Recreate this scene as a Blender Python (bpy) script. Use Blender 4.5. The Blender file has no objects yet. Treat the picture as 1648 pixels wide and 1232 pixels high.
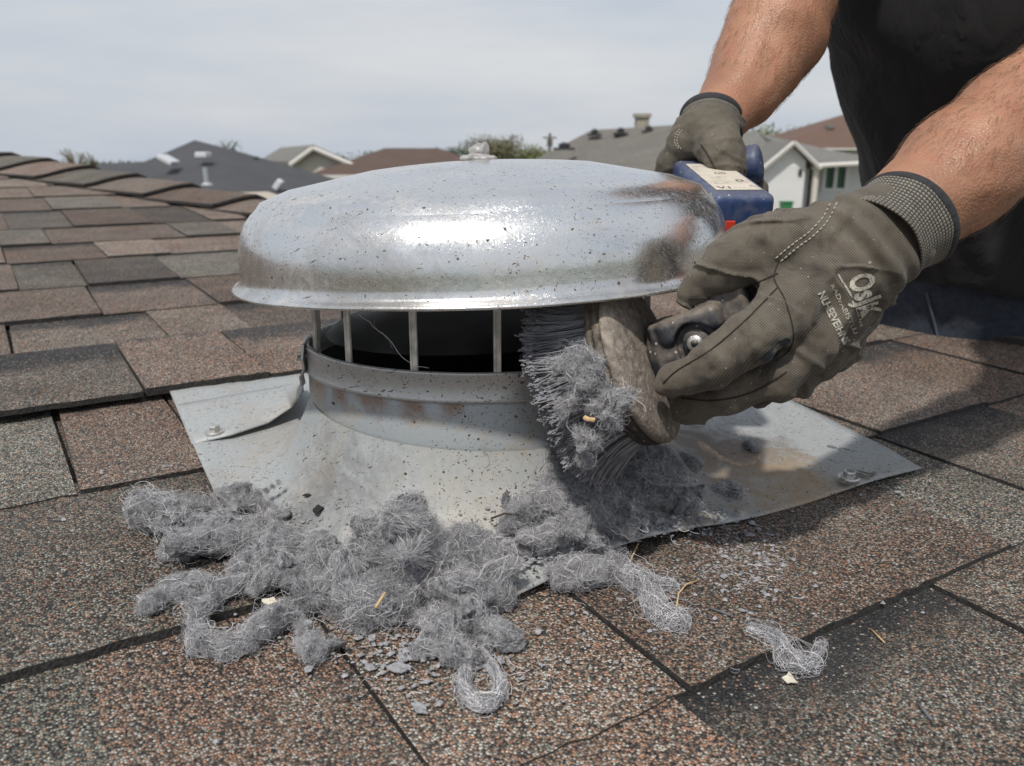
import bpy, bmesh, math, random
import numpy as np
from mathutils import Vector, Matrix
from mathutils.bvhtree import BVHTree

random.seed(7)
RNG = np.random.default_rng(11)
D = bpy.data
S = bpy.context.scene
COL = S.collection
rad = math.radians

# ------------------------------------------------------------------ camera
FPX, CXP, CYP, HOR = 1350.0, 824.0, 616.0, 235.0          # photo is 1648 x 1232
PITCH = math.atan((CYP - HOR) / FPX)
CAM = np.array([0.0266, -0.70, 0.285])
cam = D.cameras.new('camera'); camo = D.objects.new('camera', cam); COL.objects.link(camo)
camo.location = CAM; camo.rotation_euler = (math.pi / 2 - PITCH, 0, 0)
cam.sensor_width = 36; cam.sensor_fit = 'HORIZONTAL'; cam.lens = 36 * FPX / 1648
cam.clip_start = 0.01; cam.clip_end = 6000
cam.dof.use_dof = True; cam.dof.focus_distance = 0.60; cam.dof.aperture_fstop = 11
S.camera = camo

# ------------------------------------------------------------------ sky, sun, exposure
SUN_EL, SUN_AZ = rad(57), rad(-22)                        # azimuth measured left of straight behind the camera
sd = Vector((math.sin(SUN_AZ) * math.cos(SUN_EL), -math.cos(SUN_AZ) * math.cos(SUN_EL), math.sin(SUN_EL)))
W = D.worlds.new('World'); S.world = W; W.use_nodes = True
wn = W.node_tree; wn.nodes.clear()
def wnode(t, **k):
    n = wn.nodes.new(t)
    for a, b in k.items(): setattr(n, a, b)
    return n
w_out = wnode('ShaderNodeOutputWorld'); w_bg = wnode('ShaderNodeBackground')
w_sky = wnode('ShaderNodeTexSky', sky_type='NISHITA', sun_disc=False)
w_sky.sun_elevation = SUN_EL; w_sky.sun_rotation = math.atan2(sd.x, sd.y); w_sky.air_density = 1.0; w_sky.dust_density = 3.0
w_tc = wnode('ShaderNodeTexCoord'); w_map = wnode('ShaderNodeMapping'); w_map.inputs['Scale'].default_value = (1.2, 1.2, 6.5)
w_noi = wnode('ShaderNodeTexNoise'); w_noi.inputs['Scale'].default_value = 1.25; w_noi.inputs['Detail'].default_value = 6; w_noi.inputs['Roughness'].default_value = 0.55
w_ramp = wnode('ShaderNodeValToRGB')
e = w_ramp.color_ramp.elements
e[0].position = 0.32; e[0].color = (0.475, 0.545, 0.655, 1)
e[1].position = 0.70; e[1].color = (0.735, 0.748, 0.768, 1)
w_mul = wnode('ShaderNodeVectorMath', operation='SCALE'); w_mul.inputs['Scale'].default_value = 10.0
w_mix = wnode('ShaderNodeMix', data_type='RGBA'); w_mix.inputs['Factor'].default_value = 0.90
wl = wn.links.new
wl(w_tc.outputs['Generated'], w_map.inputs['Vector']); wl(w_map.outputs[0], w_noi.inputs['Vector']); wl(w_noi.outputs['Fac'], w_ramp.inputs['Fac'])
wl(w_ramp.outputs['Color'], w_mul.inputs[0]); wl(w_sky.outputs[0], w_mix.inputs['A']); wl(w_mul.outputs[0], w_mix.inputs['B'])
wl(w_mix.outputs['Result'], w_bg.inputs['Color']); w_bg.inputs['Strength'].default_value = 0.091
wl(w_bg.outputs[0], w_out.inputs['Surface'])
sun = D.lights.new('sun', 'SUN'); suno = D.objects.new('sun', sun); COL.objects.link(suno)
sun.energy = 3.2; sun.angle = rad(2.2); sun.color = (1.0, 0.95, 0.88)
suno.rotation_euler = (-sd).to_track_quat('-Z', 'Y').to_euler()
S.view_settings.view_transform = 'Standard'; S.view_settings.look = 'None'
S.view_settings.exposure = 0.12; S.view_settings.gamma = 1.0; S.view_settings.use_curve_mapping = False

# ------------------------------------------------------------------ maths helpers
FW = np.array([0, math.cos(PITCH), -math.sin(PITCH)]); UPV = np.array([0, math.sin(PITCH), math.cos(PITCH)])
def ray(px, py): return FW + np.array([(px - CXP) / FPX, 0, 0]) - UPV * (py - CYP) / FPX
def atY(px, py, Y):
    d = ray(px, py); return CAM + d * ((Y - CAM[1]) / d[1])
R_AZ, R_SL = rad(-32), rad(3)
RV = np.array([math.sin(R_AZ) * math.cos(R_SL), math.cos(R_AZ) * math.cos(R_SL), math.sin(R_SL)])
RU = np.array([math.cos(R_AZ), -math.sin(R_AZ), 0.0]); RN = np.cross(RU, RV)
RM = Matrix(((RU[0], RV[0], RN[0], 0), (RU[1], RV[1], RN[1], 0), (RU[2], RV[2], RN[2], 0), (0, 0, 0, 1)))
def r2w(u, v, n=0.0): return RU * u + RV * v + RN * n
def nrm(v): v = np.asarray(v, float); return v / np.linalg.norm(v)

def hash3(i, seed):
    x = (i[..., 0] * 374761393 + i[..., 1] * 668265263 + i[..., 2] * 2147483647 + seed * 1274126177) & 0xFFFFFFFF
    x = ((x ^ (x >> 13)) * 1274126177) & 0xFFFFFFFF
    return ((x ^ (x >> 16)) & 0xFFFF).astype(np.float32) / 32767.5 - 1
def vnoise(P, f, seed=0):
    Q = np.asarray(P, np.float64) * f; I = np.floor(Q).astype(np.int64); F = (Q - I).astype(np.float32); F = F * F * (3 - 2 * F)
    out = 0
    for a in (0, 1):
        for b in (0, 1):
            for c in (0, 1):
                h = hash3(I + np.array([a, b, c]), seed)
                out = out + h * (F[..., 0] if a else 1 - F[..., 0]) * (F[..., 1] if b else 1 - F[..., 1]) * (F[..., 2] if c else 1 - F[..., 2])
    return out
def fbm(P, f, o=3, seed=0):
    s = 0; a = 1.0
    for k in range(o): s = s + a * vnoise(P, f, seed + k * 17); f *= 2.03; a *= 0.5
    return s

# signed distance toolbox
def rc(P, a, b, ra, rb):
    a = np.asarray(a, np.float32); b = np.asarray(b, np.float32); ab = b - a
    t = np.clip(((P - a) @ ab) / max(float(ab @ ab), 1e-12), 0, 1)
    return np.linalg.norm(P - a - t[:, None] * ab, axis=1) - (ra + (rb - ra) * t)
def smin(a, b, k):
    h = np.maximum(k - np.abs(a - b), 0) / k; return np.minimum(a, b) - h * h * k * 0.25
def smax(a, b, k): return -smin(-a, -b, k)
def chain(P, pts, rs, k=0.004):
    d = None
    for i in range(len(pts) - 1):
        e_ = rc(P, pts[i], pts[i + 1], rs[i], rs[i + 1]); d = e_ if d is None else smin(d, e_, k)
    return d
def sbox(P, c, M, h, r):
    Q = (P - np.asarray(c, np.float32)) @ np.asarray(M, np.float32).T
    q = np.abs(Q) - (np.asarray(h, np.float32) - r)
    return np.linalg.norm(np.maximum(q, 0), axis=1) + np.minimum(q.max(axis=1), 0) - r
def scyl(P, c, ax, hh, R, r):
    q = P - np.asarray(c, np.float32); t = q @ np.asarray(ax, np.float32)
    rr = np.linalg.norm(q - t[:, None] * np.asarray(ax, np.float32), axis=1)
    a = rr - R + r; b = np.abs(t) - hh + r
    return np.minimum(np.maximum(a, b), 0) + np.hypot(np.maximum(a, 0), np.maximum(b, 0)) - r
def sell(P, c, r):
    q = (P - np.asarray(c, np.float32)) / np.asarray(r, np.float32)
    k0 = np.linalg.norm(q, axis=1); k1 = np.linalg.norm(q / np.asarray(r, np.float32), axis=1)
    return k0 * (k0 - 1) / np.maximum(k1, 1e-9)

def nets(fn, lo, hi, res):
    """surface of fn=0 in the box lo..hi: verts, quads (dual grid, evaluated only near the surface)"""
    lo = np.asarray(lo, float); hi = np.asarray(hi, float); B = 4
    nb = np.maximum(np.ceil((hi - lo) / (res * B)).astype(int), 1); n = nb * B
    ax = [lo[i] + (np.arange(nb[i]) + 0.5) * res * B for i in range(3)]
    G = np.stack(np.meshgrid(*ax, indexing='ij'), -1).reshape(-1, 3).astype(np.float32)
    dc = fn(G)
    near = np.abs(dc) < res * B * 1.6
    Dg = np.repeat(np.repeat(np.repeat(dc.reshape(nb), B, 0), B, 1), B, 2).astype(np.float32)
    bi = np.argwhere(near.reshape(nb))
    off = np.stack(np.meshgrid(*[np.arange(B)] * 3, indexing='ij'), -1).reshape(-1, 3)
    fi = (bi[:, None, :] * B + off[None]).reshape(-1, 3)
    for s0 in range(0, len(fi), 400000):
        f_ = fi[s0:s0 + 400000]
        Dg[f_[:, 0], f_[:, 1], f_[:, 2]] = fn((lo + (f_ + 0.5) * res).astype(np.float32))
    s = Dg < 0
    cnt = sum(s[a:n[0] - 1 + a, b:n[1] - 1 + b, c:n[2] - 1 + c].astype(np.int8) for a in (0, 1) for b in (0, 1) for c in (0, 1))
    act = np.argwhere((cnt > 0) & (cnt < 8))
    idx = -np.ones(n - 1, np.int64); idx[act[:, 0], act[:, 1], act[:, 2]] = np.arange(len(act))
    acc = np.zeros((len(act), 3)); num = np.zeros(len(act))
    cs = [(a, b, c) for a in (0, 1) for b in (0, 1) for c in (0, 1)]
    for p in cs:
        for k in range(3):
            if p[k]: continue
            q = list(p); q[k] = 1
            d0 = Dg[act[:, 0] + p[0], act[:, 1] + p[1], act[:, 2] + p[2]]; d1 = Dg[act[:, 0] + q[0], act[:, 1] + q[1], act[:, 2] + q[2]]
            m = (d0 < 0) != (d1 < 0); t = np.where(m, d0 / np.where(m, d0 - d1, 1), 0)
            pos = np.tile(np.array(p, float), (len(act), 1)); pos[:, k] += t
            acc += pos * m[:, None]; num += m
    V = lo + (act + acc / np.maximum(num, 1)[:, None] + 0.5) * res
    F = []
    for k in range(3):
        o1 = np.zeros(3, int); o2 = np.zeros(3, int); o1[(k + 1) % 3] = 1; o2[(k + 2) % 3] = 1
        sl0 = [slice(0, n[i] - 1) for i in range(3)]; sl1 = list(sl0); sl1[k] = slice(1, n[k])
        e0 = s[tuple(sl0)]; e1 = s[tuple(sl1)]
        ij = np.argwhere(e0 != e1); ij = ij[(ij[:, (k + 1) % 3] > 0) & (ij[:, (k + 2) % 3] > 0)]
        if not len(ij): continue
        g = lambda o: idx[tuple((ij - o).T)]
        q = np.stack([g(o1 + o2), g(o2), g(o1 * 0), g(o1)], 1)
        fl = ~e0[tuple(ij.T)]; q[fl] = q[fl][:, ::-1]
        q = q[(q >= 0).all(1)]; F.append(q)
    return V, np.concatenate(F)

# ------------------------------------------------------------------ object helpers
def empty(name, label=None, cat=None, group=None, loc=(0, 0, 0), mat=None):
    o = D.objects.new(name, None); COL.objects.link(o); o.empty_display_size = 0.05
    o.location = loc
    if mat is not None: o.matrix_world = mat
    tag(o, label, cat, group); return o
def tag(o, label=None, cat=None, group=None, kind=None):
    for k, v in (('label', label), ('category', cat), ('group', group), ('kind', kind)):
        if v: o[k] = v
    return o
def mesh(name, V, F, mats, parent=None, smooth=True, mi=None):
    V = np.asarray(V, np.float32)
    me = D.meshes.new(name)
    if isinstance(F, np.ndarray) and F.ndim == 2:
        me.vertices.add(len(V)); me.vertices.foreach_set('co', V.ravel())
        k = F.shape[1]; me.loops.add(F.size); me.loops.foreach_set('vertex_index', F.astype(np.int32).ravel())
        me.polygons.add(len(F)); me.polygons.foreach_set('loop_start', np.arange(0, F.size, k, dtype=np.int32))
        me.update(calc_edges=True)
    else:
        me.from_pydata([tuple(map(float, v)) for v in V], [], [tuple(int(i) for i in f) for f in F]); me.update()
    for m in (mats if isinstance(mats, (list, tuple)) else [mats]): me.materials.append(m)
    if mi is not None: me.polygons.foreach_set('material_index', np.asarray(mi, np.int32))
    me.polygons.foreach_set('use_smooth', np.full(len(me.polygons), bool(smooth)))
    me.update()
    o = D.objects.new(name, me); COL.objects.link(o)
    if parent is not None: o.parent = parent
    return o
def sharp(o, deg=35):
    bm = bmesh.new(); bm.from_mesh(o.data)
    for e_ in bm.edges:
        if len(e_.link_faces) == 2 and e_.calc_face_angle(0) > rad(deg): e_.smooth = False
    bm.to_mesh(o.data); bm.free(); return o
class MB:
    """collects simple shapes into one mesh"""
    def __init__(s): s.v = []; s.f = []; s.m = []
    def add(s, V, F, mi=0):
        b = len(s.v); s.v += [tuple(map(float, p)) for p in V]
        for f in F: s.f.append(tuple(int(i) + b for i in f)); s.m.append(mi)
    def box(s, c, h, M=None, mi=0):
        M = np.eye(3) if M is None else np.asarray(M)
        V = [np.asarray(c) + M.T @ (np.array([a, b, d]) * h) for a in (-1, 1) for b in (-1, 1) for d in (-1, 1)]
        s.add(V, [(0, 1, 3, 2), (4, 6, 7, 5), (0, 4, 5, 1), (2, 3, 7, 6), (0, 2, 6, 4), (1, 5, 7, 3)], mi)
    def tube(s, pts, rs, n=8, mi=0, cap=True):
        pts = [np.asarray(p, float) for p in pts]; rs = [rs] * len(pts) if np.isscalar(rs) else rs
        b = []; ref = np.array([0.31, 0.22, 0.93])
        for i, p in enumerate(pts):
            t = nrm(pts[min(i + 1, len(pts) - 1)] - pts[max(i - 1, 0)]); x = np.cross(t, ref)
            x = np.cross(t, (1, 0.1, 0)) if np.linalg.norm(x) < 1e-3 else x
            x = nrm(x); y = np.cross(t, x)
            b += [p + rs[i] * (x * math.cos(2 * math.pi * k / n) + y * math.sin(2 * math.pi * k / n)) for k in range(n)]
        F = [(i * n + k, i * n + (k + 1) % n, (i + 1) * n + (k + 1) % n, (i + 1) * n + k) for i in range(len(pts) - 1) for k in range(n)]
        if cap: F += [tuple(range(n - 1, -1, -1)), tuple(range((len(pts) - 1) * n, len(pts) * n))]
        s.add(b, F, mi)
    def build(s, name, mats, parent=None, smooth=False, bevel=0, seg=2):
        o = mesh(name, s.v, s.f, mats, parent, smooth, s.m)
        if bevel:
            m = o.modifiers.new('bevel', 'BEVEL'); m.width = bevel; m.segments = seg; m.limit_method = 'ANGLE'; m.angle_limit = rad(40)
        return o
def lathe(name, prof, mats, parent=None, n=128, M=None, c=(0, 0, 0), smooth=True, wob=None):
    prof = list(prof); V = []; F = []
    M = np.eye(3) if M is None else M
    for r, z in prof:
        for k in range(n):
            a = 2 * math.pi * k / n; V.append(np.asarray(c) + M @ np.array([r * math.cos(a), r * math.sin(a), z]))
    for i in range(len(prof) - 1):
        for k in range(n): F.append((i * n + k, i * n + (k + 1) % n, (i + 1) * n + (k + 1) % n, (i + 1) * n + k))
    V = np.array(V)
    if wob is not None: V = wob(V)
    return mesh(name, V, np.array(F), mats, parent, smooth)
def hair(name, A, r, mat, parent=None, tip=1.0):
    """A: (n, k, 3) strands"""
    n, k, _ = A.shape
    h = D.hair_curves.new(name); h.add_curves([k] * n)
    h.attributes['position'].data.foreach_set('vector', A.astype(np.float32).ravel())
    at = h.attributes.new('radius', 'FLOAT', 'POINT')
    rr = np.broadcast_to(np.asarray(r, np.float32).reshape(-1, 1), (n, k)) * np.linspace(1, tip, k)[None]
    at.data.foreach_set('value', rr.astype(np.float32).ravel())
    h.materials.append(mat)
    o = D.objects.new(name, h); COL.objects.link(o)
    if parent is not None: o.parent = parent
    return o

# ------------------------------------------------------------------ material helpers
class NT:
    def __init__(s, name):
        s.m = D.materials.new(name); s.m.use_nodes = True; s.t = s.m.node_tree; s.t.nodes.clear()
        s.out = s.n('ShaderNodeOutputMaterial'); s.b = s.n('ShaderNodeBsdfPrincipled'); s.l(s.b.outputs[0], s.out.inputs[0])
    def n(s, t, ins=None, **k):
        x = s.t.nodes.new(t)
        for a, b in k.items(): setattr(x, a, b)
        for a, b in (ins or {}).items():
            if hasattr(b, 'is_linked'): s.t.links.new(b, x.inputs[a])
            else: x.inputs[a].default_value = b
        return x
    def l(s, a, b): s.t.links.new(a, b)
    def obj(s): return s.n('ShaderNodeTexCoord').outputs['Object']
    def scale(s, v, sc): return s.n('ShaderNodeMapping', {'Vector': v, 'Scale': sc}).outputs[0]
    def noise(s, v, sc, det=3, rough=0.5, dist=0.0, out='Fac'):
        return s.n('ShaderNodeTexNoise', {'Vector': v, 'Scale': sc, 'Detail': det, 'Roughness': rough, 'Distortion': dist}).outputs[out]
    def ramp(s, f, stops, mode='LINEAR'):
        x = s.n('ShaderNodeValToRGB', {'Fac': f}); x.color_ramp.interpolation = mode; el = x.color_ramp.elements
        while len(el) < len(stops): el.new(0.5)
        for e_, (p, c) in zip(el, stops): e_.position = p; e_.color = (*c, 1) if not np.isscalar(c) else (c, c, c, 1)
        return x.outputs['Color']
    def math(s, op, a, b=0.0, c=None, clamp=False):
        x = s.n('ShaderNodeMath', operation=op, use_clamp=clamp)
        for i, v in enumerate((a, b) if c is None else (a, b, c)):
            if hasattr(v, 'is_linked'): s.l(v, x.inputs[i])
            else: x.inputs[i].default_value = v
        return x.outputs[0]
    def mix(s, f, a, b, blend='MIX'):
        x = s.n('ShaderNodeMix', data_type='RGBA', blend_type=blend)
        for i, v in ((0, f), (6, a), (7, b)):
            if hasattr(v, 'is_linked'): s.l(v, x.inputs[i])
            else: x.inputs[i].default_value = v if i == 0 else (*v, 1)
        return x.outputs[2]
    def bump(s, h, st=0.5, dist=0.001, nin=None):
        ins = {'Height': h, 'Strength': st, 'Distance': dist}
        if nin is not None: ins['Normal'] = nin
        return s.n('ShaderNodeBump', ins).outputs[0]
    def fin(s, **k):
        for a, v in k.items():
            i = s.b.inputs[a.replace('_', ' ')]
            if hasattr(v, 'is_linked'): s.l(v, i)
            elif isinstance(v, tuple) and len(v) == 3 and i.type == 'RGBA': i.default_value = (*v, 1)
            else: i.default_value = v
        return s.m
def flat(name, c, rough=0.7, metal=0.0, var=0.0, sc=40, bump=0.0):
    t = NT(name); v = t.obj()
    if var:
        n = t.noise(v, sc, 4); col = t.mix(t.ramp(n, [(0.3, 0.0), (0.7, 1.0)]), tuple(x * (1 - var) for x in c), tuple(min(1, x * (1 + var)) for x in c))
        if bump: return t.fin(Base_Color=col, Roughness=rough, Metallic=metal, Normal=t.bump(n, bump, 0.002))
        return t.fin(Base_Color=col, Roughness=rough, Metallic=metal)
    return t.fin(Base_Color=c, Roughness=rough, Metallic=metal)

# ------------------------------------------------------------------ materials
def m_shingle():
    t = NT('granule_shingle'); v = t.obj(); oi = t.n('ShaderNodeObjectInfo')
    vor = t.n('ShaderNodeTexVoronoi', {'Vector': v, 'Scale': 660.0, 'Randomness': 1.0})
    sep = t.n('ShaderNodeSeparateColor', {'Color': vor.outputs['Color']})
    big = t.noise(v, 11.0, 4, 0.6)
    f = t.math('ADD', sep.outputs[0], t.math('MULTIPLY', t.math('SUBTRACT', big, 0.5), 0.55))
    tint = t.n('ShaderNodeSeparateColor', {'Color': oi.outputs['Color']})
    f = t.math('ADD', f, t.math('SUBTRACT', tint.outputs[0], 0.5), clamp=True)
    red = t.ramp(f, [(0.0, (0.026, 0.025, 0.025)), (0.26, (0.066, 0.055, 0.048)), (0.42, (0.135, 0.095, 0.073)), (0.58, (0.225, 0.140, 0.098)), (0.76, (0.35, 0.190, 0.118)), (0.90, (0.31, 0.225, 0.168)), (0.975, (0.38, 0.35, 0.31))], 'CONSTANT')
    grn = t.ramp(f, [(0.0, (0.026, 0.026, 0.026)), (0.26, (0.066, 0.064, 0.056)), (0.42, (0.130, 0.126, 0.104)), (0.62, (0.205, 0.202, 0.165)), (0.80, (0.275, 0.270, 0.222)), (0.91, (0.33, 0.185, 0.118)), (0.965, (0.38, 0.37, 0.33))], 'CONSTANT')
    g_sel = t.math('GREATER_THAN', t.math('ADD', sep.outputs[1], t.math('MULTIPLY', t.math('SUBTRACT', t.noise(v, 6.0, 2), 0.5), 0.8)), tint.outputs[1])
    col = t.mix(g_sel, red, grn)
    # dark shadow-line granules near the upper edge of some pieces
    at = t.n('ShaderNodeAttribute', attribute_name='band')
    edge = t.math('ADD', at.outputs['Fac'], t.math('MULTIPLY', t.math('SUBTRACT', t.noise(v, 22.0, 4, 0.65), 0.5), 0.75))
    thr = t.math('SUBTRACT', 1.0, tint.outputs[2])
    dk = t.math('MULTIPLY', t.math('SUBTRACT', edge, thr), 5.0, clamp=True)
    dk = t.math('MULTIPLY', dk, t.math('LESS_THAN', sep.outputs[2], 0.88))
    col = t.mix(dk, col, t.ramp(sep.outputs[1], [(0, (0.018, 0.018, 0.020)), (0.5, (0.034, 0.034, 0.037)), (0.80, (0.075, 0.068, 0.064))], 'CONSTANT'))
    gap = t.ramp(vor.outputs['Distance'], [(0.0, 1.2), (0.40, 1.0), (0.62, 0.55), (0.85, 0.25)])
    col = t.mix(1.0, col, gap, 'MULTIPLY')
    br = t.ramp(sep.outputs[2], [(0, 0.84), (1, 1.44)])
    col = t.mix(1.0, col, br, 'MULTIPLY')
    col = t.n('ShaderNodeVectorMath', {0: col, 'Scale': oi.outputs['Alpha']}, operation='SCALE').outputs[0]
    dust = t.ramp(t.noise(v, 3.0, 5, 0.6), [(0.45, 0.0), (0.8, 0.28)])
    col = t.mix(dust, col, (0.16, 0.145, 0.13))
    h = t.math('SUBTRACT', t.math('MULTIPLY', sep.outputs[1], 0.4), vor.outputs['Distance'])
    return t.fin(Base_Color=col, Roughness=0.82, Normal=t.bump(h, 0.85, 0.0022))
M_SH = m_shingle()
M_ASPH = flat('asphalt_cut_edge', (0.030, 0.028, 0.026), 0.9, 0, 0.6, 400, 0.8)

def m_metal(name, base, rough, metal, dirt=0.5, diff=(0.5, 0.52, 0.53), tan=0.25, speck=0.5, sx=(1, 1, 1), rust=0.0, stains=(), two=0.0, scr=0.0):
    t = NT(name); v = t.obj(); v2 = t.scale(v, sx)
    n1 = t.noise(v2, 9, 5, 0.6); n2 = t.noise(v, 240, 3, 0.6); n3 = t.noise(v, 42, 5, 0.65, 0.6)
    col = t.mix(n1, tuple(x * 0.88 for x in base), tuple(min(1, x * 1.08) for x in base))
    col = t.mix(t.ramp(n2, [(0.35, 0.0), (0.65, 1.0)]), col, t.mix(0.5, col, diff))
    # fine dirt specks and scuffs
    vo = t.n('ShaderNodeTexVoronoi', {'Vector': v, 'Scale': 330.0}); sp = t.n('ShaderNodeSeparateColor', {'Color': vo.outputs['Color']})
    clus = t.noise(v, 23, 4, 0.65); f1 = t.math('ADD', t.noise(v, 600, 2, 0.5), t.math('MULTIPLY', t.math('SUBTRACT', clus, 0.5), 0.30))
    s1 = t.ramp(f1, [(0.725 - 0.03 * speck, 0.0), (0.75 - 0.03 * speck, 1.0)])
    s1b = t.math('MULTIPLY', t.math('LESS_THAN', vo.outputs['Distance'], t.math('MULTIPLY', t.math('POWER', sp.outputs[1], 2.5), 0.42)), t.math('GREATER_THAN', sp.outputs[0], 1.0 - 0.075 * speck))
    def scuff(rot, sc, th): return t.ramp(t.math('ADD', t.noise(t.n('ShaderNodeMapping', {'Vector': t.n('ShaderNodeMapping', {'Vector': v, 'Rotation': rot}).outputs[0], 'Scale': sc}).outputs[0], 1.0, 3, 0.55, 0.4), t.math('MULTIPLY', t.math('SUBTRACT', clus, 0.5), 0.16)), [(th, 0.0), (th + 0.02, 1.0)])
    s2 = t.math('MAXIMUM', scuff((0.2, 0.3, 0.6), (80, 460, 460), 0.672 - 0.012 * speck), scuff((0.5, -0.4, 2.2), (95, 500, 500), 0.675 - 0.012 * speck))
    s1 = t.math('MAXIMUM', s1, s1b)
    if scr:
        ls = [scuff(r_, (16, 620, 620), th) for r_, th in (((0.1, 0.2, 1.1), .672), ((0.3, -0.2, -0.5), .68), ((0.0, 0.35, 0.35), .675))]
        s2 = t.math('MAXIMUM', s2, t.math('MULTIPLY', t.math('MAXIMUM', ls[0], t.math('MAXIMUM', ls[1], ls[2])), 0.6 * scr))
    sm = t.math('MAXIMUM', s1, s2)
    tanm = t.math('MULTIPLY', t.ramp(t.noise(v, 14, 6, 0.7, 1.0), [(0.52, 0.0), (0.68, 1.0)]), t.ramp(t.noise(v, 160, 3, 0.7), [(0.40, 0.0), (0.62, 1.0)]))
    tanm = t.math('MULTIPLY', tanm, tan)
    col = t.mix(tanm, col, (0.33, 0.27, 0.20))
    if rust:
        rm = t.math('MULTIPLY', t.ramp(t.noise(v, 19, 6, 0.72, 0.5), [(0.55, 0.0), (0.68, 1.0)]), rust)
        col = t.mix(rm, col, (0.13, 0.062, 0.03))
    for (cx, cy, cz, rr, scol, amt) in stains:
        dd = t.n('ShaderNodeVectorMath', {0: v, 1: (cx, cy, cz)}, operation='DISTANCE').outputs['Value']
        kk = t.math('ADD', t.math('DIVIDE', dd, rr), t.math('MULTIPLY', t.math('SUBTRACT', t.noise(v, 26, 6, 0.75, 0.8), 0.5), 2.6))
        col = t.mix(t.math('MULTIPLY', t.ramp(kk, [(0.20, 1.0), (1.30, 0.0)]), amt), col, scol)
    col = t.mix(sm, col, t.mix(sp.outputs[2], (0.022, 0.018, 0.015), (0.13, 0.09, 0.06)))
    inv = t.math('SUBTRACT', 1.0, t.math('MAXIMUM', sm, tanm))
    met = t.math('MULTIPLY', inv, metal)
    ro = t.math('ADD', t.math('MULTIPLY', t.math('SUBTRACT', n3, 0.5), 0.32), t.math('ADD', rough, t.math('MULTIPLY', sm, 0.5)))
    if two: ro = t.math('ADD', ro, t.math('MULTIPLY', t.ramp(t.noise(v, 700, 3, 0.7), [(0.30, 0.0), (0.70, 1.0)]), two))
    bp = t.bump(t.math('ADD', t.math('MULTIPLY', n2, 0.5), n1), 0.12, 0.0016)
    bp = t.bump(t.math('ADD', s2, s1), 0.25, 0.0006, bp)
    return t.fin(Base_Color=col, Roughness=ro, Metallic=met, Normal=bp)
M_DOME = m_metal('spun_aluminium', (0.84, 0.835, 0.825), 0.165, 0.97, diff=(0.76, 0.76, 0.755), tan=0.6, speck=0.4, two=0.15, scr=1.0, stains=[(-.06, -.19, .175, .07, (.34, .29, .22), .45), (.10, -.17, .176, .06, (.30, .26, .20), .4), (-.17, -.09, .178, .07, (.40, .35, .27), .5)])
M_PLATE = m_metal('galvanised_sheet', (0.33, 0.35, 0.358), 0.62, 0.22, diff=(0.43, 0.44, 0.435), tan=0.7, speck=1.0, rust=0.15, stains=[(.215, .035, 0, .10, (.105, .075, .055), .9), (.27, -.03, 0, .09, (.36, .27, .17), .75), (.13, -.07, .01, .08, (.36, .28, .20), .75), (.0, -.17, .03, .08, (.42, .38, .31), .4), (-.10, -.12, .03, .06, (.055, .046, .038), .55), (-.16, .03, .02, .07, (.30, .24, .17), .5)])
M_COLLAR = m_metal('weathered_zinc', (0.34, 0.37, 0.385), 0.50, 0.35, diff=(0.36, 0.38, 0.39), tan=0.9, speck=0.6, rust=0.25, stains=[(.141 * math.cos(rad(a_)), .141 * math.sin(rad(a_)), .112, r_, (.19, .095, .04), .75) for a_, r_ in ((-150, .020), (-135, .017), (-121, .020), (-108, .015), (-96, .012), (-62, .014))] + [(-.13, -.06, .08, .04, (.42, .38, .30), .6)])
M_BAND = m_metal('dull_aluminium', (0.50, 0.50, 0.49), 0.40, 0.6, diff=(0.42, 0.41, 0.39), tan=0.9, speck=1.0, rust=0.6, sx=(1, 1, 6))
M_BAR = flat('slot_bar_metal', (0.60, 0.57, 0.52), 0.45, 0.25, 0.35, 90, 0.4)
M_SCREW = flat('zinc_screw', (0.55, 0.54, 0.52), 0.35, 0.8, 0.2, 400)
M_BLACK = flat('matte_black', (0.012, 0.012, 0.013), 0.8)  # even near-black colour, used inside the duct and on the dirt flakes
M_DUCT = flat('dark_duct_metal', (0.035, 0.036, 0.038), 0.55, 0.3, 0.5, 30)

def m_dusty(name, base, dust, amt, rough=0.55, sc=60, bump=0.4, speck=True, upw=0.22, bd=0.0012):
    t = NT(name); v = t.obj()
    n = t.noise(v, sc, 6, 0.68, 0.4); geo = t.n('ShaderNodeNewGeometry')
    up = t.n('ShaderNodeSeparateXYZ', {'Vector': geo.outputs['Normal']}).outputs[2]
    k = t.math('ADD', n, t.math('MULTIPLY', up, upw)); m_ = t.math('MULTIPLY', t.ramp(k, [(0.42, 0.0), (0.78, 1.0)]), amt)
    fine = t.noise(v, 420, 3, 0.6)
    col = t.mix(m_, base, t.mix(fine, tuple(x * 0.6 for x in dust), tuple(min(1, x * 1.35) for x in dust)))
    if speck:
        vo = t.n('ShaderNodeTexVoronoi', {'Vector': v, 'Scale': 330.0}); sp = t.n('ShaderNodeSeparateColor', {'Color': vo.outputs['Color']})
        s_ = t.math('MULTIPLY', t.math('LESS_THAN', vo.outputs['Distance'], t.math('MULTIPLY', sp.outputs[1], 0.33)), t.math('GREATER_THAN', sp.outputs[0], 0.86))
        col = t.mix(s_, col, (0.42, 0.38, 0.32))
    return t.fin(Base_Color=col, Roughness=t.math('ADD', rough, t.math('MULTIPLY', m_, 0.35)), Normal=t.bump(t.math('ADD', n, t.math('MULTIPLY', fine, 0.25)), bump, bd))
M_BLUE = m_dusty('blue_tool_plastic', (0.018, 0.042, 0.120), (0.20, 0.19, 0.19), 0.45, 0.42, 70, 0.15)
M_TBLACK = m_dusty('black_tool_plastic', (0.026, 0.030, 0.038), (0.25, 0.205, 0.16), 0.62, 0.34, 60, 0.3, True, .34)
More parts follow.
